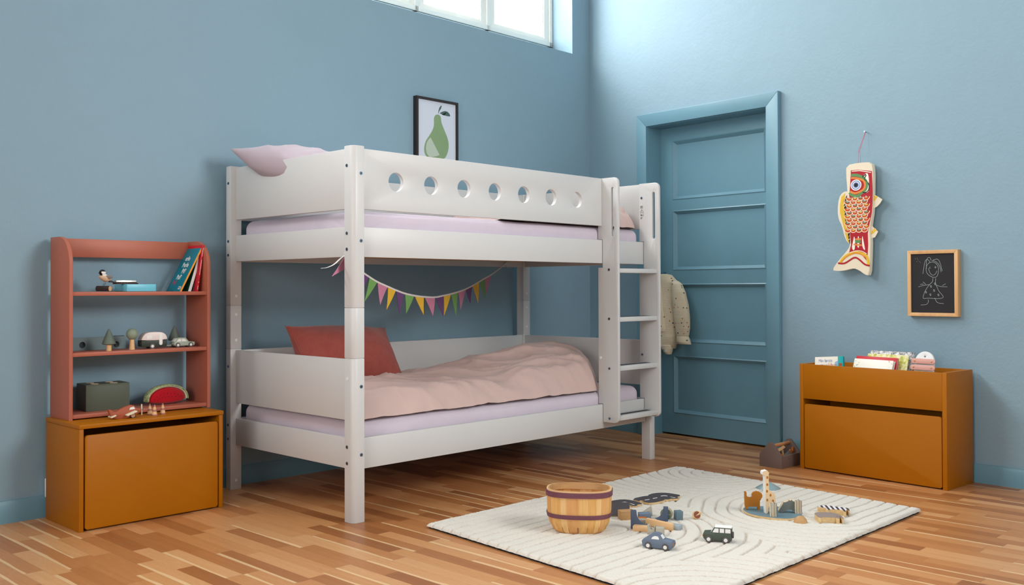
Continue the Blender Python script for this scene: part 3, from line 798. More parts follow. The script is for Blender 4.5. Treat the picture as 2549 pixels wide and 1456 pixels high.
band(.143, .169, .0012, .0052, 'rim_hoop', WD); band(.145, .170, -.0045, .004, 'rim_hoop', WT)
MB().prism([superell(A0*.70, B0*.70, 2*math.pi*i/40) for i in range(40)], .003, .007, 'z').build('basket_bottom', WT, bq)
for bb_, z, n_ in ((bt, .155, 18), (bl, .072, 14)):
    st_m = MB()
    for i in range(n_):
        th = 2*math.pi*i/n_+.1; k = bsec(z); x, y = superell((A0+.0048)*k, (B0+.0048)*k, th); st_m.box(x-.0006, x+.0006, y-.0006, y+.0006, z-.0025+.003*(i % 2), z+.002+.003*(i % 2))
    so_ = st_m.build('staples', M['screw'], bb_); so_['kind'] = 'stuff'

# ------------------------------------------------------------ road puzzle tiles
TILE_STRAIGHT=[(1.05,-0.616),(1.156,-0.624),(1.15,-0.655),(1.14,-0.669),(1.165,-0.667),(1.172,-0.684),(1.164,-0.694),(1.153,-0.695),(1.144,-0.741),(1.043,-0.731),(1.04,-0.684),(1.058,-0.685),(1.062,-0.666),(1.048,-0.663),(1.038,-0.674)]
TILE_CURVE=[(1.157,-0.623),(1.221,-0.617),(1.259,-0.645),(1.268,-0.683),(1.266,-0.735),(1.218,-0.74),(1.215,-0.755),(1.198,-0.761),(1.183,-0.751),(1.184,-0.741),(1.146,-0.741),(1.154,-0.697),(1.166,-0.694),(1.174,-0.682),(1.167,-0.665),(1.142,-0.668),(1.151,-0.656)]
TILE_LEFT=[(0.956,-0.577),(1.001,-0.583),(1.029,-0.606),(1.03,-0.655),(1.009,-0.715),(0.978,-0.7),(0.969,-0.713),(0.954,-0.716),(0.945,-0.705),(0.954,-0.694),(0.92,-0.67),(0.929,-0.636),(0.952,-0.632),(0.957,-0.619),(0.939,-0.613),(0.949,-0.582)]
D1=[(1.075,-0.672),(1.1,-0.679),(1.094,-0.685),(1.068,-0.679)]; D2=[(1.125,-0.679),(1.151,-0.684),(1.145,-0.69),(1.118,-0.686)]
D3=[(1.191,-0.675),(1.208,-0.68),(1.213,-0.695),(1.204,-0.703),(1.198,-0.687),(1.183,-0.683)]; D4=[(1.203,-0.716),(1.206,-0.719),(1.206,-0.746),(1.197,-0.745)]
D5=[(0.969,-0.627),(0.985,-0.633),(0.984,-0.654),(0.975,-0.659),(0.977,-0.639),(0.964,-0.635)]; D6=[(0.973,-0.67),(0.976,-0.673),(0.97,-0.698),(0.963,-0.696)]
def tile(P, dashes, label, z=RZ+.001):
    cx = sum(p[0] for p in P)/len(P); cy = sum(p[1] for p in P)/len(P)
    loc = lambda L_: [(a-cx, b-cy) for a, b in L_]
    r = thing('road_tile', label, 'toy road', (cx, cy, z), 0, 'road puzzle tiles on the rug')
    Q = smooth(loc(P), 1)
    MB().prism(Q, 0, .0085, 'z').build('plywood_base', PLY, r)
    m = MB().prism(Q, .0086, .0094, 'z')
    for d in dashes: m.prism(loc(d), .0094, .0098, 'z', m=1)
    m.build('road_surface', [c('asphalt', 0), c('white', 0)], r)
    return r
tile(TILE_STRAIGHT, [D1, D2], 'straight dark road tile joined to the curved tile behind the blocks')
tile(TILE_CURVE, [D3, D4], 'curved dark road tile at the far end of the joined pair')
tile(TILE_LEFT, [D5, D6], 'single curved dark road tile lying right behind the basket')
tt = thing('road_tile', 'dark road tile tilted against the tan block beside the basket', 'toy road', (.795, -.775, RZ), math.radians(-53), 'road puzzle tiles on the rug')
rx = Matrix.Rotation(math.radians(52), 4, 'X')
MB().box(-.075, .022, 0, .062, 0, .008, .001, mat=rx).build('plywood_base', PLY, tt)
MB().box(-.0745, .0215, .0005, .0615, .0080, .0088, 0, mat=rx).build('road_surface', c('asphalt', 0), tt)

# ------------------------------------------------------------ loose building blocks
def blk(name, label, x, y, yaw, Lx, Wy, Hz, mat, cat='toy block', z=RZ, bev=.002, tilt=(0, 0)):
    r = MB().box(0, Lx, 0, Wy, 0, Hz, bev).build(name, mat); r.location = (x, y, z)
    r.rotation_euler = (math.radians(tilt[0]), math.radians(tilt[1]), math.radians(yaw))
    return tag(r, label, cat, 'building blocks tipped out on the rug')
def pblk(name, label, x, y, yaw, pts, Wy, mat, z=RZ, bev=.0015, tilt=(0, 0)):
    r = MB().prism(pts, 0, Wy, 'y', bev=bev).build(name, mat); r.location = (x, y, z)
    r.rotation_euler = (math.radians(tilt[0]), math.radians(tilt[1]), math.radians(yaw))
    return tag(r, label, 'toy block', 'building blocks tipped out on the rug')
blk('toy_block', 'tan wooden block between the basket and the navy arch half', .733, -.806, -33, .062, .042, .037, WT)
arc = lambda h, l, b, t: [(0, 0), (l, 0), (l, b)]+[(t+(l-t)*(1-math.cos(math.radians(a)))*1.0, h-(h-b)*math.sin(math.radians(a))) for a in range(84, 0, -7)][::1]+[(t, h), (0, h)]
def archp(h, l, b, t):
    P = [(0, 0), (l, 0), (l, b)]
    for i in range(1, 14):
        a = math.radians(90*i/14); P.append((l-(l-t)*math.sin(a), h-(h-b)*math.cos(a)))
    return P+[(t, h), (0, h)]
pblk('arch_block', 'navy half arch block nearest the basket', .651, -.919, -48, archp(.071, .064, .016, .021), .026, c('navy', 0))
mir = [(-a, b) for a, b in archp(.058, .052, .010, .018)][::-1]
pblk('arch_block', 'navy half arch block in front of the green ring', .846, -.955, -58, mir, .024, c('navy', 0))
blk('toy_block', 'pale stone coloured bar lying behind the tan plank', .715, -.898, -58, .075, .03, .024, c('stone', 0))
blk('toy_block', 'blue grey block with a small black dot behind the orange strip', .795, -.852, -42, .048, .034, .026, c('bluegrey', 0))
blk('toy_block', 'small orange strip in front of the blue grey block', .773, -.862, -50, .032, .012, .017, c('orange', 0), bev=.0012)
pblk('wedge_block', 'stone coloured wedge leaning behind the blue grey block', .838, -.822, -48, [(0, .003), (.052, .0), (.052, .034)], .04, c('stone', 0), bev=.0012, tilt=(0, -4))
blk('toy_block', 'steel blue cube standing alone left of the spinning top', .888, -.966, -33, .030, .030, .037, c('steel', 0), tilt=(0, 2))
blk('wooden_plank', 'long light wooden plank leaning on the pile', .727, -.930, -83, .118, .017, .028, WD, z=RZ+.004, tilt=(0, 3))
blk('wooden_plank', 'short light wooden plank in front of the navy arch half', .632, -.940, -66, .064, .034, .020, WD)
Nc = [(0, 0), (.052, 0), (.052, .030)]+[(.029, .030)]+[(.0175+.0115*math.cos(math.radians(a)), .036-.0125*math.sin(math.radians(a))) for a in range(15, 166, 15)]+[(0, .036)]
nb_ = pblk('notched_block', 'stone block with a scooped half round notch in front of the short plank', .628, -1.012, -66, [(0, 0), (.030, 0), (.030, .036)]+[(.0175+.0105*math.cos(math.radians(a)), .036-.017*math.sin(math.radians(a))) for a in range(0, 181, 15)]+[(0, .036)], .026, c('stone', 0), bev=.001)
blk('toy_block', 'small stone coloured cube just behind the blue toy car', .628, -1.052, -60, .030, .030, .033, c('stone', 0))
blk('toy_block', 'flat pale blue block at the right end of the long plank', .752, -1.010, -84, .058, .035, .019, c('pale', 0), bev=.004)
# ring, cylinder standing on its rim
gr = thing('ring_block', 'sage green and wood round drum block at the back of the pile', 'toy block', (.880, -.925, RZ+.023), math.radians(-72), 'building blocks tipped out on the rug')
MB().cyl(.023, (0, -.013, 0), (0, .013, 0), 36, bev=.001).build('drum', c('sage', 0), gr)
MB().cyl(.0236, (0, -.004, 0), (0, .004, 0), 36).build('wood_band', WD, gr)
MB().box(-.020, .020, -.0142, -.0128, -.001, .001).build('face_line', WD, gr)
# spinning top made of two crossed discs
tp = thing('spinning_top', 'small brown and wood crossed disc toy beside the steel blue cube', 'toy', (.966, -1.012, RZ+.017), math.radians(-30))
m1 = Matrix.Rotation(math.radians(70), 4, 'X') @ Matrix.Rotation(math.radians(15), 4, 'Z')
dd_ = MB().cyl(.017, (0, 0, -.004), (0, 0, .004), 28, mat=m1); dd_.cyl(.0145, (0, 0, .0041), (0, 0, .0046), 28, 1, mat=m1); dd_.cyl(.0145, (0, 0, -.0041), (0, 0, -.0046), 28, 1, mat=m1); dd_.build('disc', [PLY, c('brown', 0)], tp)
m2 = Matrix.Rotation(math.radians(-28), 4, 'Y') @ Matrix.Rotation(math.radians(20), 4, 'X')
MB().box(-.021, .021, -.005, .005, -.0035, .0035, .001, mat=m2).build('cross_bar', PLY, tp)

# ------------------------------------------------------------ toy cars on the rug
def toycar(name, label, loc, yaw, prof, w, mat, glass_side, glass_front, wh, r, cab=None, lights=None, roof=None, spare=False, group=None):
    """car drawn in side view, nose towards +x; the body is extruded over y"""
    t = thing(name, label, 'toy car', loc, yaw, group)
    b = MB().prism(prof, -w/2, w/2, 'y', bev=.0018); bo = b.build('body', mat, t)
    if cab:
        t_ = bmesh.new(); lo, hi, inset, zsplit = cab
        P, n = hi, len(hi)
        A = [t_.verts.new((x, -(w/2-(.0015 if z <= zsplit+.001 else inset)), z)) for x, z in P]; B = [t_.verts.new((x, (w/2-(.0015 if z <= zsplit+.001 else inset)), z)) for x, z in P]
        t_.faces.new(A); t_.faces.new(B[::-1])
        for i in range(n): t_.faces.new((A[i], B[i], B[(i+1) % n], A[(i+1) % n]))
        bmesh.ops.recalc_face_normals(t_, faces=t_.faces)
        bmesh.ops.bevel(t_, geom=list(t_.edges), offset=.0014, segments=2, affect='EDGES')
        MB()._add(t_).build('cabin', lo, t)
    for i, G in enumerate(glass_side):
        for sd in (-1, 1):
            m = MB()
            if cab: # follow the leaning cabin side
                hi = cab[1]; zs_ = cab[3]; zt2 = max(z for x, z in hi)
                def yy(z): f = (z-zs_)/(zt2-zs_); return (w/2-.0015)-(cab[2]-.0015)*max(0, min(1, f))
                tb = bmesh.new(); vs = [tb.verts.new((x, sd*(yy(z)+.0006), z)) for x, z in G]; vi = [tb.verts.new((x, sd*(yy(z)-.0008), z)) for x, z in G]
                tb.faces.new(vs); tb.faces.new(vi[::-1]); n = len(G)
                for j in range(n): tb.faces.new((vs[j], vi[j], vi[(j+1) % n], vs[(j+1) % n]))
                bmesh.ops.recalc_face_normals(tb, faces=tb.faces); m._add(tb)
            else: m.prism(G, sd*(w/2-.001), sd*(w/2+.0005), 'y')
            m.build('window', c('white', 0), t)
    for (xa, za, xb, zb) in glass_front:
        d = Vector((xb-xa, 0, zb-za)); nn = Vector((-d.z, 0, d.x)).normalized(); 
        if nn.z < 0: nn = -nn
        hw = w/2-(cab[2] if cab else 0)-.004; tb = bmesh.new(); L_ = []
        for s in (.0007, -.001): L_.append([tb.verts.new(Vector((x, y, z))+nn*s) for x, z, y in ((xa, za, -hw-.002), (xb, zb, -hw), (xb, zb, hw), (xa, za, hw+.002))])
        tb.faces.new(L_[0]); tb.faces.new(L_[1][::-1])
        for j in range(4): tb.faces.new((L_[0][j], L_[1][j], L_[1][(j+1) % 4], L_[0][(j+1) % 4]))
        bmesh.ops.recalc_face_normals(tb, faces=tb.faces); MB()._add(tb).build('windscreen', c('white', 0), t)
    for x in wh:
        for sd in (-1, 1): wheel(t, x, sd*(w/2), r, r, .006, sd)
    for (x, z, rad, cm) in (lights or []):
        for sd in (-1, 1): MB().cyl(rad, (x-.001, sd*w*.30, z), (x+.0018, sd*w*.30, z), 16).build('lamp', cm, t)
    return t
def rsm(P, n=1): return smooth(P, n)
s_ = 1.0
# blue coupe, nose to the right
bp = [(-.055, .008), (-.050, .005), (.050, .005), (.055, .012), (.056, .026), (.052, .031), (.020, .036), (-.040, .036), (-.054, .032), (-.057, .022)]
bc = [(-.050, .0335), (-.030, .050), (-.018, .0555), (.000, .0555), (.008, .0525), (.022, .0345)]
toycar('toy_car', 'slate blue toy car with white windows on the rug', (.500, -1.158, RZ), math.radians(-72), bp, .046, c('bluecar', (104, 116, 134), .5), [[(-.022, .0365), (-.018, .043), (-.010, .047), (.002, .0465), (.006, .041), (.007, .0365)]], [(.0195, .0375, .0095, .050), (-.044, .0385, -.029, .0500)], (-.033, .031), .0125,
       cab=(c('bluecar', 0), bc, .008, .0345), lights=[(.056, .021, .0035, c('orange', 0)), (-.058, .023, .003, c('brown', 0))])
# green jeep, nose to the left
jp = [(-.050, .008), (.045, .008), (.052, .016), (.053, .030), (.050, .034), (.024, .0365), (-.050, .0365)]
jc = [(-.051, .0345), (-.051, .056), (.012, .056), (.025, .0350)]
jr = toycar('toy_jeep', 'dark green toy jeep with white roof on the rug', (.728, -1.262, RZ), math.radians(116.5), jp, .046, c('jeepgreen', (74, 82, 70), .5), [[(-.047, .038), (-.047, .0525), (-.028, .0525), (-.028, .038)], [(-.024, .038), (-.024, .0525), (-.008, .0525), (-.008, .038)], [(-.004, .038), (-.004, .0525), (.010, .0525), (.018, .038)]], [(.0245, .0375, .0145, .053)], (-.030, .032), .0125,
       cab=(c('jeepgreen', 0), jc, .004, .035), lights=[(.0535, .022, .0034, c('ochre', 0))])
MB().prism(rrect(-.0515, .0115, -.0205, .0205, .004), .0555, .0585, 'z', bev=.0008).build('roof', c('white', 0), jr)
MB().cyl(.012, (-.051, 0, .028), (-.057, 0, .028), 24, bev=.001).build('spare_wheel', c('tyre', 0), jr)

# ------------------------------------------------------------ balancing board with wooden animals
OVAL=[(1.225,-1.07),(1.254,-1.062),(1.278,-1.07),(1.316,-1.099),(1.344,-1.122),(1.365,-1.15),(1.367,-1.187),(1.356,-1.231),(1.331,-1.282),(1.294,-1.306),(1.264,-1.317),(1.215,-1.306),(1.19,-1.292),(1.169,-1.257),(1.157,-1.209),(1.157,-1.161),(1.172,-1.124),(1.196,-1.094)]
ov = thing('play_board', 'blue leaf shaped wooden play board carrying the toy animals', 'toy', (1.262, -1.19, RZ))
Q = smooth([(a-1.262, b+1.19) for a, b in OVAL], 2)
MB().prism(Q, 0, .0085, 'z', bev=.001).build('plywood_base', PLY, ov); MB().prism([(a*.992, b*.992) for a, b in Q], .0086, .0094, 'z').build('painted_top', c('seablue', (108, 134, 144), .5), ov)
BZ = RZ+.0096; U = .000176
def fig(name, label, loc, yaw, pts, th, face, edge, cat='toy animal', z=BZ, sc=U, o=(0, 0), extra=None, group='wooden toy animals', sm_=1):
    """flat wooden figure standing up, drawn in view units: x to the right, z up; face towards -y"""
    P = [((a-o[0])*sc, (o[1]-b)*sc) for a, b in pts]
    r = thing(name, label, cat, (loc[0], loc[1], z), math.radians(yaw), group)
    P2 = smooth(P, sm_) if sm_ else P
    MB().prism(P2, 0, th, 'y').build('plywood_body', edge, r)
    m = MB().prism(P2, -.0006, 0, 'y'); mats = [face]
    if extra:
        for shp, mt in extra:
            if mt not in mats: mats.append(mt)
            m.flat([((a-o[0])*sc, (o[1]-b)*sc) for a, b in shp], -.0006, 'y', m=mats.index(mt), th=.0005)
    m.build('painted_face', mats, r)
    return r
lion = [(105, 625), (112, 610), (140, 610), (152, 625), (155, 700), (165, 725), (190, 745), (270, 748), (285, 725), (278, 690), (300, 640), (340, 612), (370, 615), (395, 598), (425, 615), (455, 612), (480, 635), (510, 650), (532, 700), (522, 750), (500, 775), (490, 810), (466, 822), (472, 1055), (415, 1055), (408, 985), (385, 965), (200, 965), (178, 985), (170, 1036), (118, 1036)]
fig('toy_lion', 'ochre wooden lion on the left end of the play board', (1.213, -1.089), -47, lion, .012, c('ochre', 0), c('ochre', 0), o=(118, 1040), extra=[([(440, 677), (462, 675), (462, 680), (440, 682)], c('brown', 0)), ([(468, 675), (480, 677), (480, 682), (468, 680)], c('brown', 0))])
gir = [(560, 170), (590, 140), (640, 140), (655, 128), (680, 135), (690, 165), (712, 172), (722, 190), (712, 215), (706, 240), (712, 575), (730, 600), (800, 640), (845, 670), (870, 730), (876, 800), (875, 1100), (835, 1105), (830, 1000), (760, 965), (700, 975), (690, 1130), (630, 1142), (625, 330), (620, 262), (590, 250), (560, 225)]
spots = [circle(a, b, 24, 16, 33) for a, b in ((673, 295), (670, 462), (663, 617), (748, 712), (668, 822), (808, 848))]
fig('toy_giraffe', 'tall cream wooden giraffe with ochre spots on the play board', (1.208, -1.187), -38, gir, .026, c('giraffe', (232, 200, 158), .6), c('white', 0), o=(627, 1140), extra=[(q, c('ochre', 0)) for q in spots])
hip = [(1085, 1075), (1200, 900), (1192, 868), (1218, 888), (1290, 862), (1318, 850), (1325, 815), (1342, 848), (1370, 835), (1395, 822), (1405, 850), (1470, 870), (1480, 1080), (1400, 1085), (1390, 1050), (1300, 1060), (1240, 1085), (1165, 1128), (1100, 1118)]
fig('toy_rhino', 'grey wooden rhino lying nose down near the right end of the play board', (1.268, -1.222), -50, [(a, b+10) for a, b in hip], .024, c('rhinogrey', (112, 116, 112), .6), c('cream', 0), o=(1130, 1135))
def bush(label, loc, yaw, w, h, n=5):
    r = thing('striped_bush', label, 'toy', (loc[0], loc[1], BZ), math.radians(yaw), 'striped wooden bushes on the play board')
    cols_ = [c('cream', 0), c('navy', 0), c('slate', 0)]
    for i in range(n):
        x0 = -w/2+w*i/n; hh = h*(1-.10*abs(i-(n-1)/2)/(n/2)-.03*(i % 2))
        for a, b, q in ((0, .55, 0), (.55, 1, 1+(i % 2))):
            P = [(x0+w/n*a+.0016, 0), (x0+w/n*b+.0016, 0), (x0+w/n*b*1.0, hh*.35), (x0+w/n*b, hh), (x0+w/n*a, hh+.0012), (x0+w/n*a, hh*.35)]
            MB().prism(P, -.011+.0016*abs(i-2), .011, 'y').build('wooden_leaf', cols_[q], r)
    return r
bush('striped wooden bush beside the giraffe', (1.190, -1.232), -53, .027, .056)
bush('striped wooden bush at the right end of the play board', (1.305, -1.282), -53, .026, .056)
# hedgehog shaped half ball, domed hat
hb = thing('wooden_hedgehog', 'round plain wooden hedgehog at the edge of the play board', 'toy animal', (1.203, -1.345, RZ), math.radians(-53.6), 'wooden toy animals')
MB().ball((0, 0, 0), .027, 0, (1, .8, 1.0)).build('body', WT, hb)
dm = MB().lathe([(0, .030), (.012, .0285), (.026, .0215), (.044, .010), (.056, .003), (.058, .0005), (.054, 0), (0, 0)], 48); do = dm.build('dome', c('domeblue', (136, 158, 160), .3)); do.location = (1.708, -.918, RZ)
tag(do, 'pale blue wooden dome lying at the far edge of the rug', 'toy')
ELE=[(1.293,-1.358),(1.316,-1.353),(1.33,-1.36),(1.354,-1.388),(1.36,-1.408),(1.352,-1.431),(1.341,-1.447),(1.323,-1.463),(1.304,-1.478),(1.291,-1.485),(1.29,-1.478),(1.317,-1.458),(1.316,-1.456),(1.287,-1.471),(1.279,-1.467),(1.291,-1.45),(1.286,-1.45),(1.259,-1.408),(1.247,-1.413),(1.243,-1.401)]
ZEB=[(1.425,-1.306),(1.445,-1.308),(1.466,-1.319),(1.472,-1.339),(1.473,-1.375),(1.482,-1.397),(1.482,-1.411),(1.465,-1.426),(1.445,-1.437),(1.437,-1.439),(1.46,-1.42),(1.451,-1.421),(1.415,-1.437),(1.412,-1.428),(1.425,-1.421),(1.434,-1.414),(1.412,-1.367),(1.395,-1.374),(1.392,-1.364),(1.425,-1.345),(1.417,-1.326),(1.423,-1.321),(1.416,-1.311)]
def lying(name, label, P, face, stripes=None):
    cx = sum(p[0] for p in P)/len(P); cy = sum(p[1] for p in P)/len(P)
    Q = [(a-cx, b-cy) for a, b in P]; Q = smooth(Q, 1)
    r = thing(name, label, 'toy animal', (cx, cy, RZ+.001), 0, 'wooden toy animals')
    MB().prism(Q, 0, .0215, 'z').build('plywood_body', PLY, r)
    m = MB().prism(Q, .0216, .0222, 'z'); mats = [face]
    if stripes: m = MB().prism(Q, .0216, .0222, 'z')
    m.build('painted_face', mats, r)
    return r
k = NT('zebra_paint'); sp = k.new('ShaderNodeSeparateXYZ'); k.link(k.coord(), sp.inputs[0])
st2 = k.math('ADD', k.math('MULTIPLY', sp.outputs[0], .593), k.math('MULTIPLY', sp.outputs[1], -.805))
fr_ = k.math('FRACT', k.math('ADD', k.math('DIVIDE', st2, .0195), 10.25))
k.link(k.mix(k.math('GREATER_THAN', fr_, .52), lin((226, 226, 228)), lin((62, 54, 62))), k.p.inputs['Base Color']); k.p.inputs['Roughness'].default_value = .5
lying('toy_zebra', 'black and white striped wooden zebra lying on its side on the rug', ZEB, k.m)
el = lying('toy_elephant', 'grey painted wooden elephant lying on its side on the rug', ELE, c('taupe', 0))
MB().stroke([(.012, -.034), (.004, -.026), (.006, -.014), (.014, -.012)], .0009, .0224, 'z', 0, th=-.0003).build('ear_line', c('black', 0), el)

# ------------------------------------------------------------ things on the terracotta shelf
Z3, Z2, Z1, Z0 = .9517, .7007, .4467, .4252
k = .000115
bd = thing('bird_figurine', 'small carved bird with black cap standing on a bark log', 'figurine', (-.637, .895, Z3))
k2 = wood('dark_bark', (34, 26, 22), (58, 46, 38), 'x', .9, 80)
lg = MB(); P = [(.0135*math.cos(math.radians(a)), .0125+.0125*math.sin(math.radians(a))) for a in range(-55, 236, 12)]
lm = Matrix.Rotation(math.radians(-50), 4, 'Z')
lg.prism(P, -.033, .024, 'x', mat=lm); lg.build('log', k2, bd)
MB().prism([(a*.93, .0125+(b-.0125)*.93) for a, b in P], .024, .0248, 'x', mat=lm).build('cut_end', WD, bd)
bb_ = MB(); H0 = .042
t = bmesh.new()
bmesh.ops.create_uvsphere(t, u_segments=32, v_segments=20, radius=1)
for v in t.verts:     # plump body running into a thin tail stub
    x, y, z = v.co; taper = 1-.55*max(0, x)**1.5
    v.co = Vector((x*.026+.003, y*.0165*taper, z*.0165*taper+H0+.0165-x*.006))
bb_._add(t)
t = bmesh.new(); bmesh.ops.create_uvsphere(t, u_segments=28, v_segments=18, radius=.0135)
for v in t.verts: v.co = v.co+Vector((-.009, 0, H0+.039))
bb_._add(t)
for f in bb_.b.faces:
    q = f.calc_center_median(); z = q.z-H0
    m_ = 0
    if q.x > .004 and z > .020-.25*q.x and z < .034: m_ = 3      # grey wing and back
    if z > .027: m_ = 1
    if z > .043: m_ = 2
    if z > .0265 and z < .043 and q.x < -.0155+(.036-z)*.45: m_ = 2
    if abs(z-.041) < .0025 and q.x < -.018: m_ = 2
    f.material_index = m_
bo = bb_.build('bird_body', [c('birdcream', (206, 176, 146), .8), c('white', 0), c('black', 0), c('birdgrey', (126, 116, 108), .8)], bd)
tl = MB(); tl.prism([(.018, .050), (.030, .0475), (.052, .0365), (.050, .0345), (.030, .040), (.018, .040)], -.0045, .0045, 'y', bev=.001)
tl.build('tail', c('black', 0), bd)
wg = MB().ball((.012, -.0125, H0+.020), .0125, 0, (1.3, .35, .7), mat=None); wg.build('wing', c('birdgrey', 0), bd)
MB().cyl(.0022, (-.0215, 0, H0+.0375), (-.027, 0, H0+.0365), 8, r2=.0004).build('beak', c('black', 0), bd)
for y, x in ((-.005, -.004), (.006, .006)):
    MB().tube([(x, y, H0+.004), (x+.002, y, H0-.006), (x-.006, y, .0262)], .0008, 6).build('leg', c('black', 0), bd)
ey = MB().ball((-.0145, -.0118, H0+.0425), .0012); ey.build('eye', c('white', 0), bd)
bx = thing('storage_tin', 'light blue flat box under the harmonica', 'box', (-.484, .935, Z3))
MB().box(-.066, .066, -.062, .062, 0, .032, .003, seg=3).build('box_body', c('skyblue', (112, 196, 216), .3), bx)
hm = thing('harmonica', 'brown and silver harmonica on the light blue box', 'harmonica', (-.537, .915, Z3+.0322), math.radians(-2))
MB().box(-.052, .052, -.012, .012, 0, .0055, .002).build('lower_plate', c('umber', (58, 30, 24), .4), hm)
cm = MB(); cm.box(-.046, .046, -.009, .010, .0055, .0095)
for i in range(10): cm.box(-.0425+.0087*i, -.0385+.0087*i, -.0112, -.009, .006, .0092)
cm.build('comb', c('umber', 0), hm)
MB().prism([(-.0105, .0095), (.0105, .0095), (.009, .0165), (-.009, .0165)], -.045, .043, 'x', bev=.001).build('cover_plate', paint('silver', (214, 212, 206), .28, .5, .01, metallic=.4), hm)
# leaning books
def book(name, label, loc, lean, yaw, w, h, t, cover, spine, pages=None, group=None, cat='book'):
    """book standing on its lower edge: spine towards the viewer (-y), cover facing -x, leaning to +x by lean degrees"""
    r = bpy.data.objects.new(name, None); COL.objects.link(r); r.location = loc
    r.rotation_euler = Matrix.Rotation(math.radians(yaw), 3, 'Z').to_4x4().to_euler(); tag(r, label, cat, group)
    r.rotation_euler = (Matrix.Rotation(math.radians(yaw), 4, 'Z') @ Matrix.Rotation(math.radians(lean), 4, 'Y')).to_euler()
    b = MB(); b.box(0, .0018, 0, w, 0, h, .0004); b.box(t-.0018, t, 0, w, 0, h, .0004)
    b.build('cover', cover, r)
    MB().box(0.0002, t-.0002, -.0012, .0012, 0, h, .0006).build('spine', spine, r)
    MB().box(.0018, t-.0018, .0012, w-.003, .003, h-.003).build('pages', c('page', (224, 218, 208), .8), r)
    return r
teal = c('teal', (4, 118, 136), .45); redc = c('bookred', (196, 30, 44), .4); greenc = c('bookgreen', (20, 92, 62), .4); ylw = c('yelloworange', (238, 160, 52), .5)
b1 = book('picture_book', 'teal children book with an orange spine leaning on the top shelf', (-.3085, .872, Z3+.0005), 27.5, 0, .130, .222, .008, teal, ylw, group='books leaning on the top shelf')
FXm = Matrix(((0, 0, -1, 0), (-1, 0, 0, 0), (0, 1, 0, 0), (0, 0, 0, 1)))   # writing plane facing -x, reading direction -y
def cover_text(r, body, yv, zv, size, mat, sx=.75, bold=.0):
    m = Matrix.Translation((-.0004, yv, zv)) @ FXm
    return text(body, size, mat, r, m, sx=sx, bold=bold)
for body, yv, zv in (('erle', .094, .158), ('Perle', .094, .124), ('Pif?', .074, .092), ('Paf?', .094, .061)): cover_text(b1, body, yv, zv, .034, c('white', 0), .80, .0004)
cover_text(b1, 'Puf!', .108, .034, .030, c('coverred', (190, 60, 84), .5), .8)
MB().box(-.0006, 0, .008, .030, .010, .024).build('barcode_label', c('white', 0), b1)
bm = MB()
for i in range(6): bm.box(-.0009, -.0006, .0115+.0028*i, .0125+.0028*i+(.0008 if i % 2 else 0), .013, .021)
bm.build('barcode', c('black', 0), b1)
b2 = book('picture_book', 'green book with white page edges between the teal and red books', (-.262, .885, Z3+.0005), 17, 0, .135, .215, .014, greenc, c('white', 0), group='books leaning on the top shelf')
b3 = book('picture_book', 'slim grey book squeezed between the green and red books', (-.238, .892, Z3+.0005), 14, 0, .12, .150, .006, c('char', 0), c('greyspine', (96, 96, 104), .5), group='books leaning on the top shelf')
b4 = book('picture_book', 'red book standing against the right shelf side', (-.2335, .865, Z3+.0005), 8.5, 0, .150, .213, .010, redc, redc, group='books leaning on the top shelf')
m = MB()
for z0, z1 in ((.160, .200), (.075, .145), (.008, .026)): m.box(.0042, .0058, -.0016, -.0011, z0, z1)
m.box(.0035, .0068, -.0016, -.0011, .040, .044); m.build('spine_print', c('white', 0), b4)

# middle shelf: toy village
gb2 = thing('pencil_block', 'grey green wooden board box with two round finger holes', 'box', (-.600, .985, Z2))
MB().holed([(-.17, 0), (.094, 0), (.094, .055), (-.17, .055)], [circle(-.096, .023, .0135, 28), circle(.052, .020, .0135, 28)], -.006, .004, 'y').build('front_board', c('greygreen', (112, 130, 132), .6), gb2)
MB().box(-.17, .094, .004, .03, 0, .050).build('box_body', c('greygreendark', (60, 66, 66), .7), gb2)
MB().box(.045, .090, .002, .010, .0552, .0572).build('lid_edge', c('black', 0), gb2)
def ctree(label, x, y, s=1.0):
    r = thing('toy_tree', label, 'toy tree', (x, y, Z2), 0, 'toy trees on the middle shelf')
    MB().lathe([(0, 0), (.0108, 0), (.0106, .030), (0, .030)], 24).build('trunk', WDZ, r)
    MB().lathe([(0, .0275), (.023, .0275), (.0275, .030), (.0275, .0325), (.016, .064), (.0058, .087), (.0042, .0905), (.002, .0925), (0, .093)], 40).build('crown', c('coneg', (96, 108, 96), .5), r)
    return r
ctree('dark green cone toy tree in front of the grey board', -.632, .862)
t2 = ctree('dark green cone toy tree behind the small green car', -.292, .955)
rt = thing('toy_tree', 'round sage green toy tree on a tapered trunk', 'toy tree', (-.526, .875, Z2), 0, 'toy trees on the middle shelf')
MB().lathe([(0, 0), (.0118, 0), (.0118, .002), (.0085, .050), (0, .050)], 24).build('trunk', WDZ, rt)
MB().ball((0, 0, .0665), .0248).build('crown', c('ballg', (134, 146, 126), .45), rt)
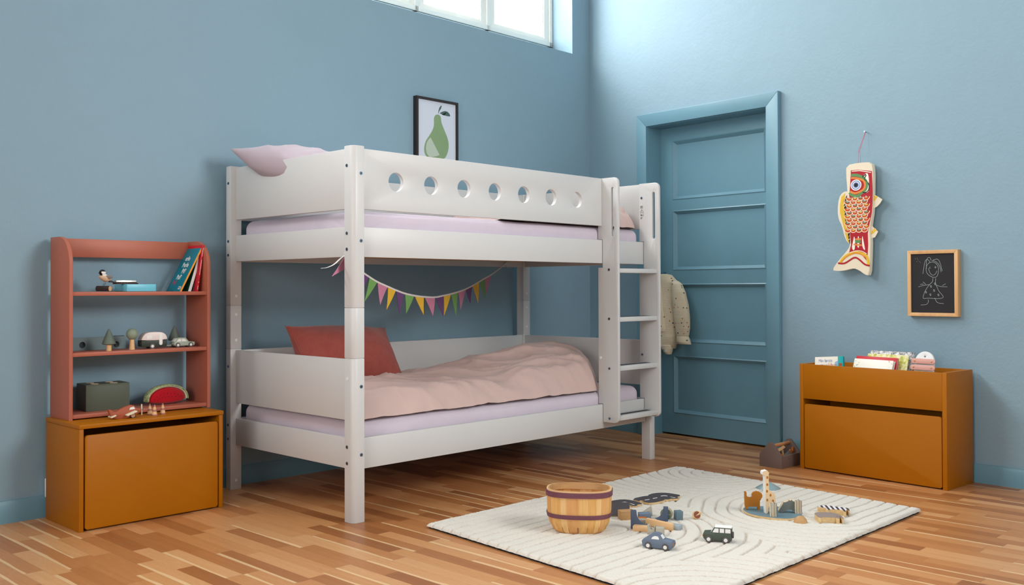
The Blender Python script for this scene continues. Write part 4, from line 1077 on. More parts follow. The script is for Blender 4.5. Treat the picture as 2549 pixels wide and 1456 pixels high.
# small green car with caravan
cp = [(-.036, .006), (.052, .006), (.0565, .010), (.057, .018), (.054, .0225), (.030, .0245), (-.040, .0245), (-.044, .014)]
cc = [(-.042, .0225), (-.026, .041), (-.020, .0425), (.010, .0425), (.015, .041), (.030, .0235)]
sc_ = toycar('toy_car', 'pale green toy car in front of the cone tree on the middle shelf', (-.2905, .895, Z2), math.radians(1), cp, .040, c('mint', 0), [[(-.030, .0255), (-.021, .037), (-.009, .037), (-.009, .0255)], [(-.006, .0255), (-.006, .037), (.008, .037), (.019, .0255)]], [(-.040, .026, -.028, .0395), (.0275, .026, .016, .0395)], (-.026, .036), .0105,
        cab=(c('mint', 0), cc, .003, .0235), lights=[(.057, .0195, .003, c('ochre', 0))])
cv = thing('toy_caravan', 'white and dark green toy caravan hitched behind the pale green car', 'toy caravan', (-.421, .900, Z2), math.radians(-6))
cv.scale = (1.09, 1.0, 1.13)
lo = [(-.052, .010), (-.048, .007), (.046, .007), (.050, .011), (.051, .032), (-.053, .032)]
hi = [(-.053, .0321), (.051, .0321), (.049, .046), (.042, .056), (.030, .0625), (.016, .064), (-.016, .064), (-.034, .060), (-.046, .050), (-.051, .040)]
MB().prism(lo, -.026, .026, 'y', bev=.002).build('lower_body', c('caravangreen', (48, 58, 48), .45), cv)
MB().prism(smooth(hi, 1), -.026, .026, 'y', bev=.0015).build('upper_body', c('caravanwhite', (224, 212, 206), .4), cv)
MB().box(-.032, -.010, -.0268, -.0258, .037, .050, .0002).build('window', c('white', 0), cv)
MB().prism(rrect(.018, .031, .013, .058, .006), -.0270, -.0258, 'y').build('door', c('white', 0), cv)
for sd in (-1, 1): wheel(cv, -.010, sd*.026, .0095, .0105, .006, sd)
MB().box(-.0545, -.053, -.020, -.016, .020, .024).build('tail_lamp', c('red', 0), cv)
MB().tube([(.050, 0, .010), (.066, 0, .007), (.076, 0, .010)], .0022, 8).build('hitch', c('mint', 0), cv)

# lower shelf
gx = thing('shape_sorter', 'dark green wooden box with round holes in its lid', 'box', (-.617, .9535, Z1), math.radians(-4))
MB().box(-.091, .091, -.060, .060, 0, .106, .001).build('box_body', c('boxgreen', 0), gx)
MB().holed([(-.0905, -.0595), (.0905, -.0595), (.0905, .0595), (-.0905, .0595)], [circle(a, b, .0175, 28) for a, b in ((-.045, -.027), (-.045, .029), (.035, -.027), (.035, .029))], .106, .112, 'z').build('box_lid', c('boxgreen', 0), gx)
for a, b in ((-.045, -.027), (-.045, .029), (.035, -.027), (.035, .029)): MB().cyl(.0168, (a, b, .1062), (a, b, .1128), 28, bev=.001).build('peg', c('cream', 0), gx)
wm = thing('plush_melon', 'red plush watermelon slice with green rind', 'plush toy', (-.345, .925, Z1), math.radians(4))
def mel(a, r=1.0):
    ca, sa = math.cos(a), math.sin(a)
    return (.091*ca*r*(1 if sa >= 0 else (1-.10*abs(sa))), .020+(.057*abs(sa)**.9 if sa >= 0 else -.0185*abs(sa)**.8)*r)
def slice_pt(u, v, s, dep=.030):
    x, z = mel(2*math.pi*u, v); return Vector((x, s*dep*(max(0, 1-v**2.6))**.55, z))
mm = MB(); mm.grid(lambda u, v: slice_pt(u, .001+v*.999, -1), 72, 14); mm.grid(lambda u, v: slice_pt(1-u, .001+v*.999, 1), 72, 14)
mm.build('flesh', fabric('melon_felt', (176, 8, 26), 400, .3), wm, ang=180)
def rind(r0, ry, rx_, nm, mat):
    pts = []
    for i in range(41):
        a = math.radians(-4+188*i/40); x, z = mel(a, 1.0); L_ = math.hypot(x, z-.02) or 1
        pts.append((x+x/.091*r0, 0, z+max(-.2, math.sin(a))*r0))
    MB().tube(pts, [(rx_, ry)]*41, 12, ref=(0, 1, 0)).build(nm, mat, wm, ang=180)
kk = NT('rind_knit'); nn_ = kk.noise(kk.coord(), 90, 4, .8)
kk.link(kk.ramp(nn_, [(.38, lin((110, 130, 88))), (.5, lin((158, 170, 122))), (.64, lin((196, 198, 150)))]), kk.p.inputs['Base Color']); kk.p.inputs['Roughness'].default_value = .95
rind(.0015, .016, .003, 'inner_rind', fabric('pale_rind', (214, 220, 190), 400, .3)); rind(.0065, .0215, .0055, 'rind', kk.m)
sd_ = MB()
for i, (x, z) in enumerate([(-.068, .026), (-.056, .022), (-.058, .037), (-.048, .028), (-.043, .044), (-.036, .032), (-.027, .048), (-.022, .034), (-.010, .049), (-.006, .034), (.006, .047), (.010, .033), (.024, .046), (.028, .032), (.042, .041), (.052, .030), (.062, .032)]):
    q = math.hypot(x/.091, (z-.020)/.057); sd_.ball((x, -.030*(max(0, 1-q**2.6))**.55-.0003, z), .0022, 0, (.55, .5, 1.3), 8)
o_ = sd_.build('seeds', c('black', 0), wm)
# toy aeroplane and cones on the cabinet top
pl = thing('toy_plane', 'rust red wooden toy aeroplane with cream wings on the mustard cabinet', 'toy plane', (-.612, .742, Z0), math.radians(-3))
pl.scale = (1.22, 1.0, 1.2)
fus = [(-.048, .006), (-.036, .000), (.000, .000), (.018, .004), (.040, .012), (.050, .020), (.051, .027), (.046, .031), (.033, .032), (.024, .045), (.004, .043), (-.020, .034), (-.040, .022), (-.052, .034), (-.060, .036), (-.060, .031), (-.056, .018)]
MB().prism(smooth(fus, 1), -.009, .009, 'y', bev=.0025).build('fuselage', c('rust', 0), pl)
MB().prism([(.009, .0285), (.012, .0365), (.024, .0385), (.029, .030)], -.0096, -.0086, 'y').build('window', c('white', 0), pl)
mw = Matrix.Rotation(math.radians(-20), 4, 'Y')
MB().box(-.018, .018, -.034, .034, -.0022, .0022, .001, mat=Matrix.Translation((.012, 0, .0175)) @ mw).build('wing', c('wingcream', (226, 214, 184), .6), pl)
MB().box(-.009, .009, -.020, .020, -.002, .002, .0008, mat=Matrix.Translation((-.046, 0, .011)) @ mw).build('tail_wing', c('wingcream', 0), pl)
for sd in (-1, 1):
    m = MB().cyl(.0088, (.020, sd*.009, .0088), (.020, sd*.0145, .0088), 24, 0); m.cyl(.0072, (.020, sd*.0145, .0088), (.020, sd*.0155, .0088), 24, 1); m.build('wheel', [c('black', 0), c('tanwheel', (196, 150, 122), .6)], pl)
MB().box(.0525, .056, -.003, .003, .006, .044, .001, mat=Matrix.Translation((.02, 0, 0)) @ Matrix.Translation((-.02, 0, 0))).build('propeller', c('wingcream', 0), pl)
MB().cyl(.0028, (.050, 0, .025), (.0585, 0, .025), 12).build('propeller_hub', c('black', 0), pl)
def cone(label, x, y):
    r = thing('toy_cone', label, 'toy cone', (x, y, Z0), 0, 'striped toy traffic cones on the mustard cabinet')
    seg = [(0, .006, .0118, .0118), (.006, .018, .0108, .0088), (.018, .026, .0086, .0072), (.026, .0385, .0070, .0046), (.0385, .047, .0045, .0026)]
    for i, (z0, z1, r0, r1) in enumerate(seg):
        L_ = [(0, z0), (r0, z0), (r1, z1), (0, z1)] if i < 4 else [(0, z0), (r0, z0), (r1, z1-.002), (r1*.6, z1), (0, z1)]
        MB().lathe(L_, 28).build('cone_band', [c('pinkc', 0), WD][i % 2], r)
    return r
cone('striped toy cone at the back left of the three', -.496, .768); cone('striped toy cone at the front of the three', -.494, .728); cone('striped toy cone standing apart on the right', -.446, .752)

# ------------------------------------------------------------ pear picture on the window wall
PEAR=[(-1.432,1.988),(-1.411,1.986),(-1.4,1.975),(-1.398,1.946),(-1.382,1.916),(-1.361,1.881),(-1.344,1.849),(-1.337,1.815),(-1.342,1.78),(-1.357,1.748),(-1.374,1.73),(-1.428,1.716),(-1.486,1.719),(-1.518,1.731),(-1.532,1.758),(-1.53,1.792),(-1.518,1.824),(-1.489,1.858),(-1.465,1.891),(-1.454,1.92),(-1.456,1.96),(-1.448,1.978)]
PEARIN=[(-1.482,1.846),(-1.412,1.75),(-1.436,1.74),(-1.469,1.732),(-1.494,1.731),(-1.514,1.751),(-1.519,1.778),(-1.514,1.809),(-1.498,1.832)]
LEAF=[(-1.417,1.993),(-1.39,2.009),(-1.365,2.016),(-1.344,2.013),(-1.329,2.001),(-1.323,1.985),(-1.373,1.988)]
STEM=[(-1.422,1.992),(-1.419,2.011),(-1.411,2.031),(-1.4,2.043),(-1.393,2.043),(-1.4,2.025),(-1.413,2.009),(-1.42,1.993)]
pc = thing('picture', 'green pear print in a thin black frame above the bunk bed', 'picture', KC, BANG)
px0, px1, pz0, pz1 = -1.596, -1.268, 1.655, 2.076
fm = MB(); fm.holed([(px0, pz0), (px1, pz0), (px1, pz1), (px0, pz1)], [[(px0+.014, pz0+.014), (px1-.014, pz0+.014), (px1-.014, pz1-.014), (px0+.014, pz1-.014)]], -.020, WP, 'y', bev=.001)
fm.build('frame', c('framewood', (44, 36, 36), .5), pc)
pm = MB().box(px0+.012, px1-.012, -.009, -.005, pz0+.012, pz1-.012); pp = pm.build('print_sheet', c('paper', (206, 212, 222), .6), pc)
q = MB(); q.flat(smooth(PEAR, 2), -.0090, 'y', 0); q.flat(PEARIN, -.0097, 'y', 1); q.flat(smooth(LEAF[:6], 1)+[LEAF[6]], -.0090, 'y', 2); q.flat(STEM, -.0090, 'y', 2)
q.build('pear_print', [c('peargreen', (132, 158, 116), .6), c('pearlight', (180, 194, 176), .6), c('leafgreen', (72, 98, 92), .6)], pp)

# ------------------------------------------------------------ chalkboard on the door wall
ck = thing('chalkboard', 'small chalkboard in a pine frame with a drawing of a girl', 'chalkboard', KC, RANG)
bx0, bx1, bz0, bz1 = 2.289, 2.548, .812, 1.148
fm = MB(); w_ = .018
for P in ([(bx0, bz0), (bx1, bz0), (bx1-w_, bz0+w_), (bx0+w_, bz0+w_)], [(bx0, bz1), (bx1, bz1), (bx1-w_, bz1-w_), (bx0+w_, bz1-w_)], [(bx0, bz0), (bx0, bz1), (bx0+w_, bz1-w_), (bx0+w_, bz0+w_)], [(bx1, bz0), (bx1, bz1), (bx1-w_, bz1-w_), (bx1-w_, bz0+w_)]):
    fm.prism(P, -.020, WP, 'y', bev=.0008)
fm.build('frame', wood('pine_frame', (206, 156, 104), (224, 178, 124), 'z', .5, 30), ck)
bs_ = MB().box(bx0+.01, bx1-.01, -.014, -.004, bz0+.01, bz1-.01).build('writing_surface', c('slateblack', (36, 35, 38), .75), ck)
DR = dict(G1=[(2.368,1.028),(2.372,1.049),(2.376,1.076),(2.382,1.097),(2.39,1.102),(2.4,1.097),(2.406,1.086)],G2=[(2.387,1.054),(2.386,1.086),(2.39,1.105),(2.4,1.113),(2.408,1.108),(2.412,1.095)],
G3=[(2.417,1.094),(2.428,1.1),(2.443,1.103),(2.453,1.094),(2.46,1.074),(2.464,1.055),(2.468,1.041)],G4=[(2.421,1.093),(2.433,1.092),(2.447,1.08),(2.455,1.066),(2.46,1.05),(2.462,1.036)],
GH=[(2.42,1.088),(2.401,1.085),(2.389,1.071),(2.384,1.054),(2.388,1.033),(2.403,1.017),(2.425,1.008),(2.439,1.012),(2.446,1.024),(2.45,1.045),(2.447,1.066),(2.436,1.082),(2.42,1.088)],
GM=[(2.398,1.057),(2.401,1.041),(2.409,1.027),(2.418,1.02),(2.429,1.023),(2.437,1.032),(2.441,1.043)],GE=[(2.406,1.064),(2.404,1.059),(2.406,1.054)],GE2=[(2.433,1.065),(2.43,1.06),(2.434,1.056),(2.437,1.061),(2.433,1.065)],
GN=[(2.42,1.006),(2.419,0.987),(2.401,0.973),(2.381,0.945),(2.37,0.918),(2.367,0.9),(2.394,0.905),(2.434,0.901),(2.461,0.903),(2.474,0.909),(2.467,0.921),(2.448,0.941),(2.438,0.968),(2.432,0.982),(2.435,1.006)],
GA=[(2.401,0.973),(2.376,0.97),(2.354,0.965),(2.344,0.961)],GA2=[(2.438,0.97),(2.456,0.963),(2.493,0.961)],GF=[(2.354,0.975),(2.372,0.976)],GF2=[(2.368,0.987),(2.376,0.982),(2.382,0.974)],GF3=[(2.468,0.968),(2.485,0.977)],
GL=[(2.394,0.897),(2.397,0.889),(2.391,0.875),(2.38,0.87),(2.356,0.869)],GL2=[(2.429,0.906),(2.434,0.892),(2.442,0.88),(2.474,0.877)])
for i, (a, b) in enumerate([(2.409, .963), (2.430, .976), (2.425, .942), (2.383, .934), (2.406, .921), (2.447, .920)]):
    DR['D%d' % i] = [(a-.003, b+.005), (a+.002, b+.006), (a+.004, b), (a+.002, b-.006), (a-.002, b-.001), (a-.003, b+.005)]
dw = MB()
for n, L_ in DR.items(): dw.stroke(smooth(L_, 2, False) if len(L_) > 2 else L_, .0016, -.0140, 'y', 0, th=.0003)
for a, b in ((2.339, 1.108), (2.343, 1.100), (2.337, 1.092), (2.351, 1.092), (2.356, 1.086), (2.330, 1.106)): dw.flat(circle(a, b, .0012, 6), -.0140, 'y')
dw.build('chalk_drawing', c('chalk', (168, 178, 180), .9), bs_)

# ------------------------------------------------------------ carp streamer
kf = thing('fish_kite', 'red and gold painted paper carp streamer hanging on the wall', 'fish kite', Rm(2.055, 0, 1.793), RANG)
SU, SV = .00228/3.831, .0022/3.831      # drawing units of the streamer
def F(P): return [((a-358)*SU, (40-b)*SV) for a, b in P]
cr = c('ricepaper', (228, 216, 192), .8); rd = c('carpred', (170, 16, 34), .6); yl = c('carpyellow', (222, 182, 50), .6); og = c('carporange', (220, 132, 56), .6); gn = c('carpgreen', (92, 138, 84), .6); bkk = c('carpblack', (30, 26, 30), .6); wh = c('carpwhite', (240, 232, 218), .7); bl_ = c('carpblue', (108, 142, 206), .6)
mats = [cr, rd, yl, og, gn, bkk, wh, bl_]
OF = -.046
body = [(205, 340), (330, 328), (455, 335), (468, 420), (465, 560), (462, 700), (458, 800), (440, 900), (430, 990), (440, 1040), (436, 1200), (425, 1382), (385, 1370), (330, 1330), (280, 1312), (240, 1318), (180, 1332), (110, 1335), (52, 1325), (130, 1225), (200, 1155), (240, 1100), (238, 1000), (228, 850), (205, 700), (215, 600), (210, 520), (203, 440)]
b_ = MB(); FB = F(body); inner = [(x*.86+.0*.14, z) for x, z in FB]
def pouch(P, d0, d1, mid=-.5, top=-.70):
    t = bmesh.new(); n = len(P); cx = lambda z: interp([(-.76, -.10), (-.6, -.06), (-.45, -.035), (-.1, -.02)], z)
    rings = []
    for sc2, d in ((.965, d1), (.99, d1+.003), (1.0, d1+.010), (1.0, d0-.008), (.90, d0)):
        rings.append([t.verts.new((cx(z)+(x-cx(z))*sc2, d, z)) for x, z in P])
    for A, B in zip(rings, rings[1:]):
        for i in range(n): t.faces.new((A[i], A[(i+1) % n], B[(i+1) % n], B[i]))
    t.faces.new(rings[0]); t.faces.new(rings[-1][::-1])
    bmesh.ops.recalc_face_normals(t, faces=t.faces); return t
b_._add(pouch(smooth(FB, 1), -.012, OF))
b_.build('paper_body', cr, kf)
fin = MB(); fin.prism(F(smooth([(215, 580), (160, 590), (122, 640), (108, 760), (120, 850), (150, 900), (180, 1030), (235, 1100), (240, 1000), (228, 850), (205, 700)], 1)), OF+.010, OF+.0125, 'y'); fin.build('back_fin', cr, kf)
def fl_(P, lvl, mi, m): m.flat(F(P), OF-.00018*lvl, 'y', m=mats.index(mi), th=.0004)
def sk_(P, w, lvl, mi, m): m.stroke(F(P), w*SU, OF-.00018*lvl, 'y', m=mats.index(mi), th=.0004)
d = MB()
fl_([(180, 600), (160, 640), (134, 700), (130, 760), (150, 850), (180, 950), (195, 1040), (240, 1085), (240, 1040), (225, 980), (195, 800), (195, 700), (215, 610)], -50, yl, d) if False else None
fin_d = MB(); fin_d.flat(F([(185, 600), (150, 630), (135, 700), (133, 780), (152, 850), (165, 900), (195, 1030), (215, 1075), (222, 1060), (205, 900), (180, 780), (172, 700)]), OF+.0098, 'y', m=2, th=.0006)
fin_d.flat(F([(190, 640), (175, 720), (185, 850), (205, 960), (225, 1085), (240, 1085), (232, 980), (205, 840), (200, 720), (222, 600)]), OF+.0096, 'y', m=5, th=.0006)
for i in range(14): fin_d.stroke(F([(160+i*4, 680+i*28), (200+i*3, 640+i*30)]), 4*SU, OF+.0094, 'y', m=3 if i % 3 == 0 else 6, th=.0006)
fin_d.build('fin_paint', mats, kf)
fl_([(254, 392), (330, 395), (455, 418), (462, 600), (460, 700), (452, 800), (430, 900), (412, 990), (415, 1100), (405, 1250), (330, 1160), (230, 1165), (250, 1090), (240, 980), (225, 860), (212, 720), (235, 640), (246, 520)], 1, rd, d)
sk_([(262, 402), (340, 404), (448, 430)], 7, 2, wh, d)
fl_(smooth([(395, 430), (425, 440), (430, 600), (400, 620), (360, 600), (395, 520), (360, 470)], 1), 2, wh, d)
sk_(smooth([(375, 470), (365, 460), (385, 455), (392, 440), (402, 455), (390, 470), (378, 485), (420, 520), (432, 560), (420, 600), (390, 615), (365, 605)], 2, False), 9, 3, bkk, d)
sk_(smooth([(255, 440), (300, 440), (345, 455), (380, 480), (408, 520), (405, 570), (380, 600), (350, 615), (320, 640), (270, 635), (238, 600)], 2, False), 26, 3, gn, d)
sk_(smooth([(256, 465), (300, 468), (350, 485), (380, 500), (392, 540), (380, 580), (340, 600), (290, 615), (245, 590)], 2, False), 17, 4, og, d)
for r_, mi, lv in ((52, wh, 4), (43, bl_, 5), (34, wh, 6), (27, bl_, 7), (19, bkk, 8)): fl_(circle(303, 535, r_, 28), lv, mi, d)
# scales
for row in range(10):
    yb_ = 650+row*33; xs_ = [238+(row % 2)*-18+i*54 for i in range(5)]
    for i, x in enumerate(xs_):
        if not (212 < x < 425) : continue
        col_ = [og, gn, yl][(i*2+row) % 3]
        fl_(circle(x, yb_, 31, 12, 28, math.pi, 2*math.pi)[::-1] if False else [(x+31*math.cos(math.radians(a)), yb_+30*math.sin(math.radians(a))) for a in range(0, 181, 15)], 2+row*.05, og, d)
        fl_([(x+25*math.cos(math.radians(a)), yb_+23*math.sin(math.radians(a))) for a in range(0, 181, 20)], 3, rd, d)
        fl_([(x+17*math.cos(math.radians(a)), yb_+16*math.sin(math.radians(a))) for a in range(0, 181, 20)], 4, col_, d)
        fl_([(x+8*math.cos(math.radians(a)), yb_-2+8*math.sin(math.radians(a))) for a in range(-60, 241, 30)], 5, bkk, d)
        sk_([(x+33*math.cos(math.radians(a)), yb_+32*math.sin(math.radians(a))) for a in range(0, 181, 20)], 4, 5, wh, d)
        for s2 in (-7, 0, 7): sk_([(x+s2*.4, yb_-8), (x+s2, yb_+6)], 2.5, 6, wh, d)
for P in ([(282, 1000), (292, 1080), (282, 1150), (255, 1125), (270, 1060)], [(322, 1000), (332, 1070), (325, 1128), (310, 1110), (312, 1050)], [(360, 1000), (375, 1080), (388, 1155), (360, 1120), (356, 1060)]): fl_(smooth(P, 1), 3, wh, d)
sk_([(288, 1041), (350, 1041)], 14, 4, og, d); sk_([(275, 1088), (355, 1100)], 14, 4, og, d); fl_([(290, 1050), (345, 1050), (345, 1080), (290, 1075)], 3.5, gn, d)
sk_(smooth([(140, 1262), (175, 1210), (230, 1180), (290, 1160), (350, 1175), (405, 1200), (418, 1280)], 2, False), 26, 3, yl, d)
sk_(smooth([(150, 1250), (215, 1190), (290, 1165), (345, 1180), (395, 1215)], 2, False), 10, 4, og, d)
sk_(smooth([(120, 1260), (180, 1268), (230, 1240), (285, 1205), (330, 1230), (380, 1280), (430, 1292)], 2, False), 15, 5, rd, d)
sk_(smooth([(235, 1165), (290, 1148), (350, 1150), (400, 1180)], 2, False), 6, 4, wh, d)
d.build('painted_scales', mats, kf)
def sidefin(P, st_):
    m = MB().prism(F(P), OF+.010, OF+.0125, 'y', m=0); 
    m.flat(F(st_), OF+.0098, 'y', m=2); 
    for i in range(4):
        a = Vector(st_[0]).lerp(Vector(st_[1]), i/3.2); b = Vector(st_[3]).lerp(Vector(st_[2]), i/3.2); m.stroke(F([tuple(a.lerp(b, .1)), tuple(a.lerp(b, .6))]), 3*SU, OF+.0096, 'y', m=6)
    m.build('side_fin', mats, kf)
sidefin([(420, 650), (458, 632), (500, 655), (543, 686), (520, 720), (495, 745), (450, 768), (430, 700)], [(425, 690), (478, 640), (500, 658), (448, 712)])
sidefin([(400, 985), (440, 920), (470, 950), (500, 978), (470, 1030), (428, 1040), (410, 1020)], [(412, 985), (475, 945), (490, 965), (425, 1010)])
MB().tube([(0, -.006, 0), (.0*1-.014, -.05, -.10), (-.024, OF+.01, -.166)], .0009, 6).build('hanging_cord', c('cordred', (196, 30, 60), .6), kf)
MB().tube([(0.003, -.006, 0), (-.010, -.045, -.10), (-.020, OF+.025, -.166)], .0009, 6).build('hanging_cord', c('cordred', 0), kf)
nl = MB().cyl(.0018, (0, WP, 0), (0, -.012, .002), 10); nl.cyl(.0045, (0, -.012, .002), (0, -.014, .0023), 16); no_ = nl.build('nail', M['screw']); no_.location = Rm(2.055, 0, 1.7945); no_.rotation_euler = (0, 0, RANG)
tag(no_, 'small metal nail in the wall holding the red cord of the carp streamer', 'nail')

# ------------------------------------------------------------ knitted jacket on the door
kk = NT('speckled_knit'); ob = kk.coord(); vo = kk.new('ShaderNodeTexVoronoi'); vo.feature = 'F1'; kk.link(ob, vo.inputs['Vector']); vo.inputs['Scale'].default_value = 33; vo.inputs['Randomness'].default_value = .75
fleck = kk.math('LESS_THAN', vo.outputs['Distance'], .17)
sepc = kk.new('ShaderNodeSeparateColor'); kk.link(vo.outputs['Color'], sepc.inputs[0])
fc = kk.ramp(sepc.outputs[0], [(0, lin((44, 52, 84))), (.2, lin((190, 90, 40))), (.4, lin((206, 150, 40))), (.6, lin((84, 108, 66))), (.8, lin((150, 48, 36)))]); 
bpy.data.materials['speckled_knit'].node_tree.nodes[-1]
for nd in kk.n:
    if nd.type == 'VALTORGB': nd.color_ramp.interpolation = 'CONSTANT'
nk = kk.noise(ob, 16, 3); base = kk.mix(nk, lin((222, 204, 170)), lin((240, 226, 196)))
kk.link(kk.mix(fleck, base, fc), kk.p.inputs['Base Color']); kk.p.inputs['Roughness'].default_value = .95; kk.p.inputs['Sheen Weight'].default_value = .3
wv = kk.new('ShaderNodeTexWave'); wv.wave_type = 'BANDS'; wv.bands_direction = 'Z'; wv.inputs['Scale'].default_value = 90; wv.inputs['Distortion'].default_value = 2.5; wv.inputs['Detail'].default_value = 2; wv.inputs['Detail Scale'].default_value = 3; kk.link(ob, wv.inputs['Vector'])
kk.bump(wv.outputs['Fac'], .7, .003); knit = kk.m
jk = thing('jacket', 'cream knitted child jacket with coloured flecks hanging on the door', 'jacket', Rm(0, 0, 0), RANG)
def panel(nm, L_, th, y0, mat=knit, wr=.006, kq=0):
    """soft garment piece; L_ = rows (z, x0, x1, bulge)"""
    def P(u, v, s):
        q = v*(len(L_)-1); i = min(int(q), len(L_)-2); f = q-i; f = f*f*(3-2*f)
        z = L_[i][0]*(1-f)+L_[i+1][0]*f; a = L_[i][1]*(1-f)+L_[i+1][1]*f; b = L_[i][2]*(1-f)+L_[i+1][2]*f; g = L_[i][3]*(1-f)+L_[i+1][3]*f
        x = a+(b-a)*u; w = math.sqrt(max(0, 1-(2*u-1)**2))**.8*min(1, v*9+.25, (1-v)*12+.3)
        n = noise.noise(Vector((x*14+kq, z*5, kq)))*.7+noise.noise(Vector((x*34+kq, z*9, kq)))*.4
        return Vector((x, y0-s*(th*g*w+wr*n*w*(1 if s > 0 else 0)), z))
    m = MB().grid(lambda u, v: P(u, v, 1), 26, 44); m.grid(lambda u, v: P(1-u, v, -.25), 26, 44)
    bmesh.ops.remove_doubles(m.b, verts=m.b.verts, dist=1e-5); bmesh.ops.recalc_face_normals(m.b, faces=m.b.faces)
    return m.build(nm, mat, jk, ang=180)
y_ = .105
panel('jacket_body', [(1.052, .560, .600, .8), (1.045, .500, .640, 1), (1.00, .455, .690, 1.1), (.93, .440, .680, 1.1), (.83, .435, .672, 1.2), (.73, .440, .682, 1.1), (.64, .450, .690, 1.1), (.60, .46, .684, 1), (.565, .47, .668, .9)], .050, y_, kq=1)
panel('front_flap', [(1.00, .50, .595, .8), (.90, .50, .600, 1), (.80, .50, .612, 1), (.70, .50, .622, 1), (.672, .50, .620, .8)], .028, y_-.042, wr=.004, kq=4)
panel('sleeve', [(1.005, .660, .705, .8), (.985, .660, .735, 1), (.93, .664, .765, 1.1), (.85, .668, .788, 1.1), (.77, .676, .798, 1.1), (.70, .686, .798, 1), (.66, .694, .790, .9), (.640, .702, .782, .8)], .040, y_-.016, kq=7)
cu_ = panel('cuff', [(.650, .699, .786, .9), (.635, .699, .795, 1.0), (.612, .703, .803, 1.05), (.598, .706, .806, .9)], .042, y_-.016, wr=.001, kq=9)
panel('lower_hem', [(.590, .56, .660, .9), (.565, .575, .664, 1), (.540, .60, .655, 1), (.527, .618, .648, .8)], .034, y_-.022, wr=.004, kq=12)
MB().cyl(.0075, (.636, y_-.058, .553), (.636, y_-.061, .553), 18, bev=.001).build('button', c('white', 0), jk)
# jacket hook on the door
hk = MB().tube([(.565, .125, 1.05), (.565, .085, 1.05), (.565, .070, 1.062)], .004, 8); hk.cyl(.014, (.565, .125, 1.05), (.565, .120, 1.05), 20); ho = hk.build('coat_hook', M['screw']); ho.location = Rm(0, 0, 0); ho.rotation_euler = (0, 0, RANG)
tag(ho, 'metal hook on the door hidden under the hanging jacket', 'hook')

# ------------------------------------------------------------ toolbox beside the cabinet
tx = thing('toy_toolbox', 'taupe wooden toy toolbox with a round wooden handle', 'toolbox', (2.286, -.608, 0), math.radians(-2))
gp = [(-.067, 0), (.067, 0), (.067, .066), (.016, .128), (.010, .1325), (0, .134), (-.010, .1325), (-.016, .128), (-.067, .066)]
tm = c('tooltaupe', (112, 94, 86), .6)
MB().prism(gp, 0, .011, 'x', bev=.001).build('end_board', tm, tx); MB().prism(gp, .188, .199, 'x', bev=.001).build('end_board', tm, tx)
for y in (-.067, .057): MB().box(.011, .188, y, y+.010, 0, .066, .001).build('side_board', tm, tx)
MB().box(.011, .188, -.057, .057, .004, .012).build('bottom_board', tm, tx)
MB().cyl(.0095, (.008, 0, .112), (.191, 0, .112), 20).build('handle', wood('toolbox_dowel', (184, 124, 78), (204, 146, 96), 'x', .5), tx)
def tool(name, label, parts, loc, rot, cat='toy tool'):
    r = thing(name, label, cat, loc, rot=rot, group='toy tools in the toolbox')
    for nm, mb, mt in parts: mb.build(nm, mt, r)
    return r
bw = tx.matrix_world if False else Matrix.Translation((2.286, -.608, 0)) @ Matrix.Rotation(math.radians(-2), 4, 'Z')
def TL(x, y, z): return bw @ Vector((x, y, z))
rl = MB().box(-.055, .055, -.008, .008, -.002, .002, .0005)
for i in range(11): rl.box(-.050+.01*i, -.049+.01*i, -.0078, -.001, .002, .0023, m=1)
tool('toy_ruler', 'small wooden ruler with dark marks in the toolbox', [('ruler_body', rl, [WD, c('black', 0)])], TL(.070, -.012, .088), (math.radians(40), math.radians(-12), 0), 'toy ruler')
hmr = [('hammer_handle', MB().cyl(.006, (-.05, 0, 0), (.05, 0, 0), 12), WT), ('hammer_head', MB().box(-.062, -.040, -.026, .026, -.011, .011, .002), c('char2', (72, 58, 56), .5))]
tool('toy_hammer', 'toy hammer with a dark head in the toolbox', hmr, TL(.105, -.012, .066), (0, math.radians(-24), math.radians(35)), 'toy hammer')
sw = MB().box(-.05, .04, -.006, .006, -.003, .003, .001); sw2 = MB().prism([(.035, -.012), (.075, -.012), (.080, .010), (.066, .012), (.060, .0), (.045, .0), (.040, .012), (.032, .008)], -.004, .004, 'y', bev=.001)
tool('toy_pliers', 'toy saw with an orange grip near the front board of the toolbox', [('blade', MB().box(-.055, .030, -.0012, .0012, -.012, .010), c('bladegrey', (118, 116, 112), .5)), ('grip', sw2, c('gripor', (190, 108, 46), .6))], TL(.100, -.044, .066), (math.radians(-16), math.radians(-14), math.radians(4)), 'toy saw')
tool('toy_screwdriver', 'orange handled toy screwdriver in the toolbox', [('shaft', MB().cyl(.003, (0, 0, 0), (.06, 0, 0), 10), c('bladegrey', 0)), ('grip', MB().cyl(.008, (-.045, 0, 0), (.0, 0, 0), 12, bev=.002), c('gripor', 0))], TL(.085, -.030, .052), (0, math.radians(16), math.radians(12)), 'toy screwdriver')
tool('toy_block', 'orange block inside the toolbox next to its near end', [('block_body', MB().box(-.014, .014, -.014, .014, -.018, .018, .002), c('gripor', 0))], TL(.036, -.018, .066), (0, math.radians(14), .3), 'toy block')

